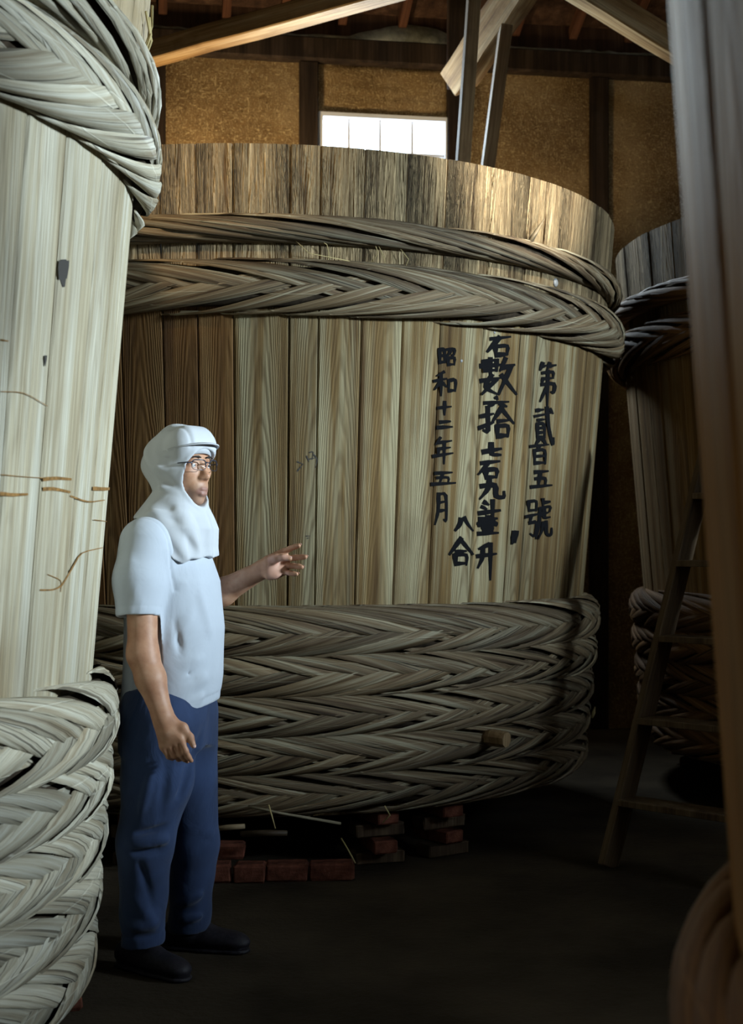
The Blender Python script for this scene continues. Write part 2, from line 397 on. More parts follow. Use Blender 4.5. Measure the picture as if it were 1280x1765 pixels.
# remaining walls, out of view but shutting the daylight out
struct(box('wall_left', -5.6, -5.45, -4.0, 11.2, 0, 9.0, MT['clay']))
wr = empty('wall_right'); struct(wr)          # unseen; high opening and sill added to keep the key light off the floor
for (ya, yb_, za, zb_) in ((-4.0, 1.0, 0, 9.0), (4.0, 11.8, 0, 9.0), (1.0, 4.0, 0, CUTOFF_SILL), (1.0, 4.0, 3.6, 9.0)):
    box('wall_section', 5.5, 5.6, ya, yb_, za, zb_, MT['clay'], wr)
struct(box('wall_front', -5.6, 5.6, -4.05, -3.9, 0, 9.0, MT['clay']))

# ------------------------------------------------------------------ vats
ZTOP = 2.97
TAPER = 0.085
VR0 = [1.84]
def vr(z): return VR0[0] - TAPER * (ZTOP - z)

STAVE_CACHE = {}
def stave_mesh(dth, zb, zt, mat, key):
    kk = (round(dth, 4), zb, zt, mat.name, key)
    if kk in STAVE_CACHE: return STAVE_CACHE[kk]
    r0 = vr(zb); 
    zs = [zb, zb + 0.9, zb + 1.8, zt]
    v = []; f = []
    gap = 0.0016
    for z in zs:
        rr = vr(z); row = []
        h = dth / 2 - gap / rr
        for t, dr in ((-1, -0.005), (-0.93, 0.0), (-0.33, 0.0), (0.33, 0.0), (0.93, 0.0), (1, -0.005)):
            row.append(((rr + dr) * math.sin(t * h), (rr + dr) * math.cos(t * h) - r0, z))
        for t in (1, 0, -1):
            row.append(((rr - 0.075) * math.sin(t * h), (rr - 0.075) * math.cos(t * h) - r0, z))
        v += row
    n = 9
    for j in range(len(zs) - 1):
        for k in range(n):
            f.append((j*n+k, j*n+(k+1) % n, (j+1)*n+(k+1) % n, (j+1)*n+k))
    f.append(tuple(range(n))); f.append(tuple(range((len(zs)-1)*n, len(zs)*n))[::-1])
    f = [q[::-1] for q in f]
    me = mesh('stave', v, f); me.materials.append(mat)
    STAVE_CACHE[kk] = me
    return me

def strip_path(kind, a, b, L):
    """(v angle over the rope, arc length along the ring, lift) along one bamboo strip"""
    out = []
    n = 9
    for i in range(n + 1):
        t = i / n
        if kind == 'upper': v = -0.45 + 2.35 * t ** 0.92; lift = -0.010 + 0.020 * min(1, t / 0.28)
        elif kind == 'lower': v = 0.42 - 2.3 * t ** 0.95; lift = -0.010 + 0.020 * min(1, t / 0.30)
        else: v = -2.0 + 4.0 * t; lift = 0.002 + 0.006 * math.sin(t * math.pi)
        out.append((v, t * L, lift))
    return out
def strip_mesh(kind, zc, a, b, L, width, var, mat):
    lr = random.Random(var * 77 + int(zc * 1000) + len(kind))
    rh = vr(zc); path = strip_path(kind, a, b, L * lr.uniform(0.85, 1.2))
    wd = width * lr.uniform(0.72, 1.3); th = 0.006; skew = lr.uniform(-0.3, 0.3)
    v = []; f = []; uvs = []
    for i, (va, s, lift) in enumerate(path):
        t = i / (len(path) - 1)
        va += 0.05 * math.sin(t * 5 + var)
        wv = wd * (0.35 + 0.75 * math.sin(math.pi * min(1, 0.08 + t * 0.9)) ** 0.6)
        for (sd, dl) in ((-0.5, -0.001), (-0.46, th), (0.0, th * 1.35), (0.46, th * 1.0), (0.5, -0.001)):
            tilt = 0.010 * sd                      # shingled: the leading edge sits over the next strip
            ph = (s + sd * wv) / rh
            off = lift + tilt + dl
            rr = rh + 0.25 * b + (b + off) * math.cos(va)
            v.append((rr * math.sin(ph), rr * math.cos(ph), zc + (a + off) * math.sin(va)))
            uvs.append((s, (sd + 0.5) * wv * 6))
    n = 5
    for i in range(len(path) - 1):
        for k in range(n - 1):
            f.append((i*n+k, i*n+k+1, (i+1)*n+k+1, (i+1)*n+k))
    me = mesh('bamboo_strip', v, f); me.materials.append(mat)
    ul = me.uv_layers.new(name='UVMap')
    li = np.zeros(len(me.loops), dtype=np.int32); me.loops.foreach_get('vertex_index', li)
    ul.data.foreach_set('uv', np.array(uvs, dtype=np.float32)[li].ravel())
    me.polygons.foreach_set('use_smooth', [True] * len(me.polygons))
    return me

def core_mesh(zc, a, b):
    rh = vr(zc); v = []; f = []; n, mseg = 96, 10
    for i in range(n):
        ph = 2 * math.pi * i / n
        for k in range(mseg):
            an = 2 * math.pi * k / mseg
            rr = rh + 0.25 * b + (b - 0.012) * math.cos(an); v.append((rr * math.sin(ph), rr * math.cos(ph), zc + (a - 0.012) * math.sin(an)))
    for i in range(n):
        for k in range(mseg):
            f.append((i*mseg+k, i*mseg+(k+1) % mseg, ((i+1) % n)*mseg+(k+1) % mseg, ((i+1) % n)*mseg+k))
    f = [q[::-1] for q in f]
    return mesh('hoop', v, f)

def project(p):
    if p.y < 0.1: return None
    return (640 + F * p.x / p.y, HZ - F * (p.z - CH) / p.y)

def make_vat(name, label, cx, cy, zb, zt, hoops, smat, bmat, seed, cap=300, nst=66, brown=None):
    lr = random.Random(seed)
    root = empty(name, (cx, cy, 0)); tag(root, label, 'vat')
    # staves: four widths, laid round the ring
    wts = [lr.choice((0.8, 1.0, 1.0, 1.25, 0.65)) for _ in range(nst)]
    unit = 2 * math.pi / sum(wts); th = lr.uniform(0, 1)
    for wgt in wts:
        d = wgt * unit; mid = th + d / 2; th += d
        me = stave_mesh(d, zb, zt, MT['cedar_brown_shaded'] if brown and brown[0] < (mid % (2 * math.pi)) < brown[1] else smat, seed)
        o = bpy.data.objects.new('stave', me); C.objects.link(o); o.parent = root
        r0 = vr(zb) + lr.uniform(-0.003, 0.002)
        o.location = (r0 * math.sin(mid), r0 * math.cos(mid), 0); o.rotation_euler = (0, 0, -mid)
    # bottom boards, one round head
    v = [(0, 0, zb + 0.12)]; f = []
    for i in range(48):
        an = 2 * math.pi * i / 48; rr = vr(zb) - 0.07
        v.append((rr * math.cos(an), rr * math.sin(an), zb + 0.12))
    f = [(0, i + 1, (i + 1) % 48 + 1) for i in range(48)]
    link('vat_bottom', mesh('vat_bottom', v, f), smat, root)
    # hoops
    cand = []; hoop_objs = []
    for hi, (kind, zc, a, b, pitch, L) in enumerate(hoops):
        h = link('hoop', core_mesh(zc, a, b), MT['core'], root, True); hoop_objs.append(h)
        rh = vr(zc); n = int(round(2 * math.pi * rh / pitch))
        kinds = ('upper', 'lower') if kind == 'braid' else ('twist',)
        for kd in kinds:
            span = (2.35 if kd != 'twist' else 4.0) * (a + b) / 2
            LL = L if kd != 'lower' else L * 0.8
            width = pitch * 0.95 + 0.010 if kd != 'twist' else pitch * 1.05
            meshes = [strip_mesh(kd, zc, a, b, LL, width, q + seed * 3, bmat) for q in range(5)]
            for k in range(n):
                ph = 2 * math.pi * (k + (0.5 if kd == 'lower' else 0) + lr.uniform(-0.16, 0.16)) / n
                me = meshes[lr.randrange(5)]
                mid = ph + LL * 0.4 / rh
                wp = Vector((cx + (rh + b) * math.sin(mid), cy + (rh + b) * math.cos(mid), zc))
                pr = project(wp); d = wp.length
                nrm = Vector((math.sin(mid), math.cos(mid), 0)); tocam = Vector((-wp.x, -wp.y, 0)).normalized()
                vis = pr is not None and -120 < pr[0] < 1400 and -120 < pr[1] < 1900 and nrm.dot(tocam) > -0.22
                cand.append((0 if vis else 1, d, hi, ph, me))
    cand.sort(key=lambda q: (q[0], q[1]))
    nv = sum(1 for q in cand if q[0] == 0)
    single = cand[:min(nv, cap)]; rest = cand[len(single):]
    for _, d, hi, ph, me in single:
        o = bpy.data.objects.new('bamboo_strip', me); C.objects.link(o); o.parent = hoop_objs[hi]; o.rotation_euler = (0, 0, -ph)
    if rest:
        vs = []; fs = []; us = []; base = 0
        for _, d, hi, ph, me in rest:
            n = len(me.vertices); co = np.empty(n * 3, np.float32); me.vertices.foreach_get('co', co); co = co.reshape(-1, 3)
            c, s_ = math.cos(-ph), math.sin(-ph)
            vs.append(np.stack([co[:, 0]*c - co[:, 1]*s_, co[:, 0]*s_ + co[:, 1]*c, co[:, 2]], 1))
            li = np.empty(len(me.loops), np.int32); me.loops.foreach_get('vertex_index', li)
            uv = np.empty(len(me.loops) * 2, np.float32); me.uv_layers[0].data.foreach_get('uv', uv)
            fs.append(li.reshape(-1, 4) + base); us.append(uv); base += n
        V = np.concatenate(vs); Fc = np.concatenate(fs); U = np.concatenate(us)
        me = bpy.data.meshes.new('strip_bundle')
        me.vertices.add(len(V)); me.vertices.foreach_set('co', V.astype(np.float32).ravel())
        me.loops.add(Fc.size); me.loops.foreach_set('vertex_index', Fc.ravel().astype(np.int32))
        me.polygons.add(len(Fc)); me.polygons.foreach_set('loop_start', np.arange(0, Fc.size, 4, dtype=np.int32)); me.polygons.foreach_set('loop_total', np.full(len(Fc), 4, np.int32))
        me.update(); ul = me.uv_layers.new(name='UVMap'); ul.data.foreach_set('uv', U)
        me.materials.append(bmat)
        o = link('strip_bundle', me, None, root, True); o['kind'] = 'stuff'
    return root

HO_MAIN = [('twist', 2.635, 0.045, 0.045, 0.20, 1.5), ('braid', 2.405, 0.094, 0.070, 0.225, 1.1),
           ('braid', 1.008, 0.092, 0.066, 0.205, 0.95), ('braid', 0.838, 0.088, 0.066, 0.205, 0.95), ('braid', 0.668, 0.088, 0.064, 0.205, 0.95),
           ('braid', 0.506, 0.084, 0.062, 0.21, 0.95), ('braid', 0.345, 0.084, 0.062, 0.21, 0.95)]
HO_LEFT = [('twist', 2.70, 0.055, 0.035, 0.21, 1.4), ('braid', 2.50, 0.102, 0.050, 0.225, 0.95),
           ('braid', 0.875, 0.108, 0.060, 0.21, 0.75), ('braid', 0.700, 0.095, 0.058, 0.21, 0.75), ('braid', 0.535, 0.092, 0.056, 0.21, 0.75),
           ('braid', 0.365, 0.095, 0.056, 0.22, 0.75), ('braid', 0.185, 0.100, 0.056, 0.22, 0.75)]
MAINC = (-0.578, 7.39); LEFTC = (-2.484, 3.898); BACKC = (3.25, 7.86); RIGHTC = (1.817, 1.265)
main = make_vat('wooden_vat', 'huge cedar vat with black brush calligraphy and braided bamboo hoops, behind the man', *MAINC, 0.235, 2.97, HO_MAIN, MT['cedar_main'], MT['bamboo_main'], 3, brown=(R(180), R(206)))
left = make_vat('wooden_vat', 'pale bleached cedar vat with thick grey bamboo hoops at the man\'s back', *LEFTC, 0.06, 3.2, HO_LEFT, MT['cedar_left'], MT['bamboo_left'], 5)
back = make_vat('wooden_vat', 'dark vat with a weathered pale rim, standing beyond the ladder', *BACKC, 0.235, 3.03, [(k, z + (0.04 if z > 2 else 0), a, b, p, L) for (k, z, a, b, p, L) in HO_MAIN], MT['cedar_right'], MT['bamboo_brown'], 9, cap=120)
HO_RIGHT = [('braid', 2.45, 0.09, 0.06, 0.2, 0.7)] + [(k, z - 0.06, a, b - 0.008, p, L) for (k, z, a, b, p, L) in HO_LEFT[2:]]
VR0[0] = 1.585; TAPER = 0.07; STAVE_CACHE.clear()
right = make_vat('wooden_vat', 'nearest vat, out-of-focus brown staves at the edge in front of the ladder', *RIGHTC, 0.06, 2.75, HO_RIGHT, MT['cedar_right'], MT['bamboo_brown'], 13, cap=120, nst=57)
VR0[0] = 1.84; TAPER = 0.085

# ------------------------------------------------------------------ brush writing and marks on the vats
def hit(cx, cy, px, py):
    """where the line of sight through a photo pixel meets a vat's outer face -> (angle, height)"""
    d = Vector(ray(px, py)); o = Vector((0, 0, CH))
    k0 = vr(CH); kz = TAPER * d.z
    # |(d t).xy - c| = vr(CH + d.z t) = k0 + kz t
    a = d.x**2 + d.y**2 - kz**2; b = -2 * (d.x * cx + d.y * cy + k0 * kz); c = cx**2 + cy**2 - k0**2
    t = (-b - math.sqrt(max(0.0, b*b - 4*a*c))) / (2*a)
    p = o + d * t
    return math.atan2(p.x - cx, p.y - cy), p.z
def spline(pts, n=5):
    if len(pts) < 3:
        return [pts[0], ((pts[0][0]*2+pts[-1][0])/3, (pts[0][1]*2+pts[-1][1])/3), ((pts[0][0]+pts[-1][0]*2)/3, (pts[0][1]+pts[-1][1]*2)/3), pts[-1]]
    out = []
    for i in range(len(pts) - 1):
        m = 3
        for k in range(m):
            t = k / m; out.append((pts[i][0] + (pts[i+1][0]-pts[i][0]) * t, pts[i][1] + (pts[i+1][1]-pts[i][1]) * t))
    out.append(pts[-1])
    sm = [out[0]] + [((a[0]+2*b[0]+c[0])/4, (a[1]+2*b[1]+c[1])/4) for a, b, c in zip(out, out[1:], out[2:])] + [out[-1]]
    return sm
def ribbons(name, strokes, wpx, c, mat, parent, lift=0.003, taper=0.45, label=None):
    """strokes: pixel polylines on the photograph; each becomes a brush stroke lying on the vat's face"""
    v = []; f = []; lr = random.Random(len(strokes))
    for st in strokes:
        pts = spline(st); n = len(pts); base = len(v)
        wgt = wpx * lr.uniform(0.85, 1.2)
        for i, p in enumerate(pts):
            q0 = pts[max(i-1, 0)]; q1 = pts[min(i+1, n-1)]
            dx, dy = q1[0]-q0[0], q1[1]-q0[1]; L = math.hypot(dx, dy) or 1
            t = i / (n - 1)
            hw = wgt / 2 * (1.0 - taper * t + 0.25 * math.sin(t * 3.1 + 0.6)) * lr.uniform(0.88, 1.12)
            ex = -wgt * 0.35 if i == 0 else (wgt * 0.3 if i == n-1 else 0)
            for sd in (-1, 1):
                th, z = hit(*c, p[0] - dy / L * hw * sd + dx / L * ex, p[1] + dx / L * hw * sd + dy / L * ex)
                rr = vr(z) + lift
                v.append((rr * math.sin(th), rr * math.cos(th), z))
        for i in range(n - 1):
            f.append((base+2*i, base+2*i+1, base+2*i+3, base+2*i+2))
    o = link(name, mesh(name, v, f), mat, parent)
    if label: o['label'] = label
    return o
G = {
'sho': [[(10,15),(12,85)],[(10,15),(38,12),(38,80)],[(10,47),(36,45)],[(10,80),(38,78)],[(50,14),(94,8),(88,44),(78,42)],[(72,12),(64,34),(48,48)],[(55,58),(57,96)],[(55,58),(94,54),(90,92)],[(55,92),(90,90)]],
'wa': [[(45,2),(15,18)],[(2,40),(55,30)],[(32,14),(32,98)],[(32,40),(4,74)],[(34,44),(55,62)],[(65,38),(66,84)],[(65,38),(97,32),(93,80)],[(66,80),(92,77)]],
'ju': [[(2,48),(98,38)],[(52,2),(50,98)]],
'ni': [[(20,20),(85,10)],[(2,88),(98,78)]],
'nen': [[(38,0),(15,26)],[(26,20),(92,12)],[(26,44),(86,38)],[(28,44),(28,66)],[(2,72),(98,60)],[(58,16),(56,100)]],
'go': [[(15,12),(86,6)],[(48,10),(34,88)],[(22,46),(76,40),(70,88)],[(0,94),(100,84)]],
'getsu': [[(28,4),(28,56),(4,98)],[(30,6),(84,2),(84,94),(66,84)],[(32,32),(80,28)],[(32,58),(80,54)]],
'koku': [[(18,16),(94,6)],[(52,10),(6,74)],[(36,50),(38,96)],[(36,52),(88,46),(82,90)],[(40,92),(82,88)]],
'su': [[(14,8),(50,4)],[(14,8),(14,34)],[(14,34),(50,32)],[(50,4),(50,34)],[(32,0),(32,54)],[(4,21),(58,18)],[(4,62),(60,54)],[(36,46),(12,80),(50,98)],[(50,58),(8,98)],[(76,0),(60,34)],[(66,26),(100,18)],[(92,22),(56,98)],[(64,46),(106,98)]],
'roku': [[(48,-10),(54,14)],[(0,64),(100,48)],[(36,74),(14,112)],[(66,70),(92,108)]],
'ju2': [[(5,30),(42,22)],[(26,0),(28,84),(14,76)],[(0,68),(42,50)],[(70,0),(42,46)],[(68,4),(106,52)],[(58,46),(88,43)],[(55,62),(56,98)],[(55,62),(92,59),(88,96)],[(56,95),(88,92)]],
'shichi': [[(0,62),(100,38)],[(46,-4),(46,84),(98,86)]],
'kyu': [[(4,36),(66,26),(62,90),(100,94),(98,66)],[(38,0),(34,50),(0,98)]],
'to': [[(24,4),(44,20)],[(12,34),(34,48)],[(0,76),(100,58)],[(66,-6),(66,118)]],
'ichi': [[(8,10),(92,6)],[(50,-6),(50,24)],[(20,24),(80,21)],[(6,36),(6,50)],[(8,36),(94,32),(90,46)],[(28,50),(72,47)],[(28,58),(30,78)],[(28,60),(72,57),(70,78)],[(28,79),(70,76)],[(2,97),(98,92)]],
'sho2': [[(60,0),(12,18)],[(0,50),(100,40)],[(30,16),(28,60),(4,98)],[(72,-4),(70,150)]],
'hachi': [[(34,14),(26,54),(0,94)],[(54,0),(70,40),(106,98)]],
'go2': [[(50,0),(0,58)],[(48,4),(102,58)],[(28,50),(72,47)],[(24,62),(26,98)],[(24,62),(78,59),(74,98)],[(26,95),(74,92)]],
'dai': [[(22,0),(8,16)],[(16,8),(45,6)],[(62,0),(50,14)],[(56,8),(96,5)],[(20,24),(86,20),(82,36)],[(22,38),(82,36)],[(22,38),(16,52)],[(16,52),(94,48),(86,74),(72,70)],[(52,18),(48,104)],[(48,54),(8,92)]],
'ni2': [[(5,20),(94,10)],[(14,4),(46,2)],[(20,30),(52,28)],[(18,40),(18,76)],[(18,40),(54,38),(54,76)],[(18,52),(54,50)],[(18,64),(54,62)],[(18,76),(54,74)],[(28,80),(8,98)],[(44,80),(60,92)],[(66,-4),(74,50),(98,104),(100,78)],[(82,0),(96,12)]],
'hyaku': [[(0,12),(100,2)],[(50,8),(36,30)],[(22,30),(24,98)],[(22,31),(84,26),(82,98)],[(24,62),(82,58)],[(24,95),(82,92)]],
'go3': [[(20,10),(82,4)],[(46,8),(36,88)],[(22,48),(74,42),(70,88)],[(0,96),(100,86)]],
'gou': [[(10,5),(12,28)],[(10,5),(44,2),(41,28)],[(12,28),(42,26)],[(0,44),(54,36)],[(22,42),(14,60)],[(14,60),(46,56),(36,98),(18,88)],[(68,-2),(68,20)],[(68,8),(94,5)],[(56,22),(100,16),(94,30)],[(56,22),(52,70),(40,100)],[(60,38),(87,33)],[(72,24),(72,48),(94,45)],[(68,58),(64,80),(50,100)],[(80,56),(80,90),(102,92),(102,74)]],
}
def col(chars, wpx, name, mat):
    st = []
    for g, x0, y0, x1, y1 in chars:
        for s in G[g]:
            st.append([(680 + .2969 * (x0 + (x1-x0) * a / 100), 560 + .2969 * (y0 + (y1-y0) * b / 100)) for a, b in s])
    return ribbons(name, st, wpx, MAINC, mat, main, taper=0.35)
col([('sho',248,128,355,240),('wa',225,270,358,412),('ju',248,446,326,522),('ni',246,556,332,602),('nen',220,655,335,805),('go',214,852,348,930),('getsu',230,972,312,1160)], 5.2, 'brush_writing', MT['ink'])
col([('koku',530,62,676,185),('su',490,195,690,405),('roku',520,425,656,470),('ju2',490,478,676,655),('shichi',512,692,612,765),('koku',478,785,612,895),('kyu',495,895,635,1010),('to',490,1025,606,1115),('ichi',482,1118,598,1215),('sho2',478,1275,585,1410),('hachi',352,1118,445,1195),('go2',318,1240,448,1395)], 7.0, 'brush_writing', MT['ink'])
col([('dai',835,222,935,462),('ni2',805,488,920,705),('hyaku',786,692,890,808),('go3',790,845,906,945),('gou',760,1015,905,1240)], 5.4, 'brush_writing', MT['ink'])
ribbons('ink_smudge', [[(886,918),(884,926),(882,936)],[(889,917),(887,934)]], 7, MAINC, MT['ink'], main)
for st_ in [[(512,796),(522,800)],[(512,812),(522,800)],[(528,786),(532,796)],[(533,780),(540,778),(538,792)],[(541,784),(547,792),(543,806)],[(530,792),(545,789)]]: ribbons('ink_smudge', [st_], 2.2, MAINC, MT['ink_faded'], main)
for st_ in [[(527,924),(534,924)],[(529,928),(533,927)]]: ribbons('ink_smudge', [st_], 1.6, MAINC, MT['ink_faded'], main)
ribbons('ink_smudge', [[(103,452),(101,480)],[(108,450),(109,484)],[(113,452),(112,478)],[(106,470),(108,492)]], 8, LEFTC, MT['ink_faded'], left)
ribbons('ink_smudge', [[(77,614),(76,630)]], 4, LEFTC, MT['ink_faded'], left)
for st_ in [[(74,826),(95,824),(120,826)],[(74,843),(90,842),(118,848)],[(160,842),(178,843),(193,842)],[(0,851),(20,853),(45,852)]]: ribbons('water_stain', [st_], 6, LEFTC, MT['stain'], left, taper=0.2)
for st_ in [[(68,1017),(90,1017),(105,1010),(125,975),(138,952),(175,944)],[(0,586),(12,588)],[(120,855),(150,866),(178,862)]]: ribbons('water_stain', [st_], 2.6, LEFTC, MT['stain'], left, taper=0.2)
for st_ in [[(0,675),(40,676),(80,700)],[(0,818),(40,822),(110,826)],[(80,990),(105,1000),(103,1020)],[(160,896),(186,899)]]: ribbons('water_stain', [st_], 1.3, LEFTC, MT['stain'], left, taper=0.1)
def nail(px, py, c, parent, rad=0.012):
    th, z = hit(*c, px, py)
    rr = vr(z); bm = bmesh.new(); bmesh.ops.create_uvsphere(bm, u_segments=10, v_segments=6, radius=rad)
    for q in bm.verts: q.co.y *= 0.4
    o = link('nail_head', from_bm('nail_head', bm), MT['iron'], parent, True)
    o.location = (rr * math.sin(th), rr * math.cos(th), z); o.rotation_euler = (0, 0, -th); return o
nail(795, 622, MAINC, main, 0.007); nail(957, 487, MAINC, main, 0.02); nail(852, 573, MAINC, main, .006)
# loose fibres frayed from the hoops (parts of their vats)
def fibre(pix, c, parent, rad, lift, mat=MT['straw'], name='loose_fibre'):
    pts = []
    for k, p in enumerate(pix):
        th, z = hit(*c, p[0], p[1]); rr = vr(z) + lift + (0.01 * math.sin(k * 2.0))
        pts.append((rr * math.sin(th), rr * math.cos(th), z))
    return tube(name, pts, rad, mat, parent, 5)
for q in ([(547,416),(560,425),(565,440),(558,478)], [(640,418),(646,440),(634,458)], [(645,420),(655,445),(662,462)], [(685,432),(697,450),(692,470)], [(500,410),(530,440),(600,452)]):
    fibre(q, MAINC, main, 0.0016, 0.03)
fibre([(905,418),(912,402),(930,380)], MAINC, main, [0.012, 0.009, 0.003], 0.03, MT['bamboo_main'], 'bamboo_splinter')
fibre([(430,1379),(480,1390),(574,1409)], MAINC, main, 0.006, 0.14, MT['bamboo_main'], 'bamboo_splinter')
fibre([(640,1408),(650,1395),(644,1380)], MAINC, main, 0.003, 0.13, MT['straw'])
for q in ([(250,30),(247,60),(243,100)], [(255,10),(249,45),(246,85)], [(244,20),(248,70),(245,108)]):
    fibre(q, LEFTC, left, 0.004, 0.012)

# peg driven in at the fourth hoop
th, z = hit(*MAINC, 818, 1268); rr = vr(z) + 0.05
d = Vector((math.sin(th), math.cos(th), 0))
peg = tube('hoop_peg', [d * rr + Vector((0, 0, z)), d * (rr + 0.06) + Vector((0.0, 0, z + .004)), d * (rr + 0.12) + Vector((0.02, 0, z))], [0.032, 0.036, 0.034], MT['pole'], main, 8, False)

# ------------------------------------------------------------------ things on the floor
def footing(label, c, zt, spots, rad, cat='footing'):
    root = empty('vat_footing', (c[0], c[1], 0)); tag(root, label, cat)
    layers = max(1, int(round(zt / 0.062))); h = zt / layers
    for an in spots:
        for k in range(layers):
            lr = rng.uniform(-0.02, 0.02)
            o = box('brick', -0.11, 0.11, -0.052, 0.052, 0.001, h - 0.003, MT['brick'] if k % 2 or layers < 3 else MT['pier'], root, 0.006, 0.002)
            o.location = (math.sin(an) * (rad + lr), math.cos(an) * (rad + lr), k * h); o.rotation_euler = (0, 0, -an + rng.uniform(-.12, .12) + (math.pi / 2 if k % 2 else 0))
    return root
def ang(c, px, Y): return math.atan2((px - 640) * Y / F - c[0], Y - c[1])
footing('stacked brick footing under the vat with the brush writing', MAINC, 0.235, [ang(MAINC, p, 5.95) for p in (240, 330, 660, 830)] + [0.3, 1.2, -1.2], 1.50)
footing('low brick footing under the pale vat at the man\'s back', LEFTC, 0.06, [1.75, 1.2, 2.3, 2.9, 0.4, -0.6, -1.6, -2.4], 1.50)
footing('brick footing under the dark vat beyond the ladder', BACKC, 0.235, [2.2, 2.8, -2.6, 0.3, -1.0, 1.2], 1.50)
footing('brick footing under the nearest brown vat', RIGHTC, 0.06, [-1.2, -0.3, 0.9, 2.0, 3.0], 1.26)
def loose(px0, px1, py0, py1, Y, rz_, label, mat=MT['brick'], cat='brick', grp=None, z0=0.0, dep=0.1):
    a = P(px0, py1, Y); wd = (px1 - px0) * Y / F; hg = (py1 - py0) * Y / F
    o = box('brick', -wd/2, wd/2, 0, dep, 0.0, hg, mat, None, 0.009, 0.004)
    o.location = (a.x + wd / 2, Y, z0); o.rotation_euler = (0, 0, rz_); tag(o, label, cat, grp); return o
loose(458, 530, 1492, 1523, 5.64, 0.03, 'red brick lying square to the camera before the vat, the reddest of its row')
loose(402, 456, 1495, 1527, 5.62, -0.05, 'broken dull brick between the red brick and the man\'s trouser leg')
loose(330, 398, 1494, 1526, 5.62, 0.06, 'dark brick half hidden behind the man\'s trouser leg')
loose(533, 610, 1492, 1522, 5.66, 0.02, 'dark brown brick on the far side of the red brick')
b = loose(352, 422, 1465, 1492, 5.70, 0.10, 'brick laid on top of the row of bricks beside the trouser leg', z0=0.078); 
loose(106, 144, 1722, 1749, 4.07, 0.5, 'low brick on the floor under the edge of the pale vat, behind the man\'s heels')
def stick(name, pts, rad, mat, label, cat):
    o = tube(name, pts, rad, mat, None, 7); tag(o, label, cat); return o
stick('bamboo_stick', [P(415, 1437, 5.62), P(455, 1436, 5.60), P(495, 1436, 5.60)], [0.012, 0.014, 0.011], MT['bamboo_main'], 'short grey bamboo stick lying above the bricks under the lowest hoop', 'stick')
stick('bamboo_stick', [P(360, 1429, 5.64), P(395, 1426, 5.62), P(422, 1424, 5.62)], [0.010, 0.012, 0.010], MT['bamboo_main'], 'grey bamboo end poking out beside the trouser leg under the lowest hoop', 'stick')
stick('straw_stalk', [P(463, 1387, 5.60), P(468, 1405, 5.58), P(474, 1428, 5.58)], 0.003, MT['straw'], 'yellow straw hanging upright over the short bamboo stick', 'straw')
stick('straw_stalk', [P(588, 1445, 5.7), P(600, 1465, 5.66), P(612, 1488, 5.64)], 0.003, MT['straw'], 'thin straw leaning beside the dark brown brick', 'straw')
# ladder leaning into the corner between two vats
lad = empty('ladder', (1.0, 5.9, 0)); tag(lad, 'steep wooden step ladder leaning on the dark vat beyond', 'ladder')
ld = Vector((0.31, 0.30, 1.0)); ac = Vector((0.72, -0.69, 0)).normalized(); WL = 0.62
for off in (0, WL):
    bar('stringer', ac * off, ac * off + ld * 1.95, 0.035, 0.11, MT['ladder'], lad, roll=math.atan2(ac.y, ac.x) * 0 , bev=0.004)
for k, pyy in enumerate((1400, 1256, 1110, 972, 846, 735)):
    tz = [0.27, 0.605, 0.955, 1.285, 1.59, 1.86][k]
    o = box('tread', 0.012, WL - 0.012, -0.07, 0.07, -0.014, 0.014, MT['ladder'], lad, 0.003)
    o.location = ld * tz; o.rotation_euler = (0, 0, math.atan2(ac.y, ac.x))
# two mixing poles standing inside the written vat
for (a, b, lab) in (((818, -30), (797, 285), 'long square wooden pole with a bright edge, standing in the written vat nearest the window'),
                    ((871, 50), (840, 290), 'shorter square wooden pole with a bright edge, farther from the window in the written vat')):
    k_ = a[0] > 850
    top = P(a[0], a[1], 8.15 if k_ else 7.9); low = P(b[0], b[1], 7.95 if k_ else 7.6)
    dd = (low - top); t = (0.41 - top.z) / dd.z; foot = top + dd * t
    o = bar('mixing_pole', foot, top, 0.070, 0.11, MT['pole'], None, 0, 0.004, face=(-1, -0.11, 0)); tag(o, lab, 'pole')
stick('straw_wisp', [P(1020, 1237, 6.75), P(1023, 1228, 6.74), P(1025, 1218, 6.75)], [0.006, 0.009, 0.003], MT['straw'], 'small yellow wisp of straw caught at the dark side of the written vat', 'straw')

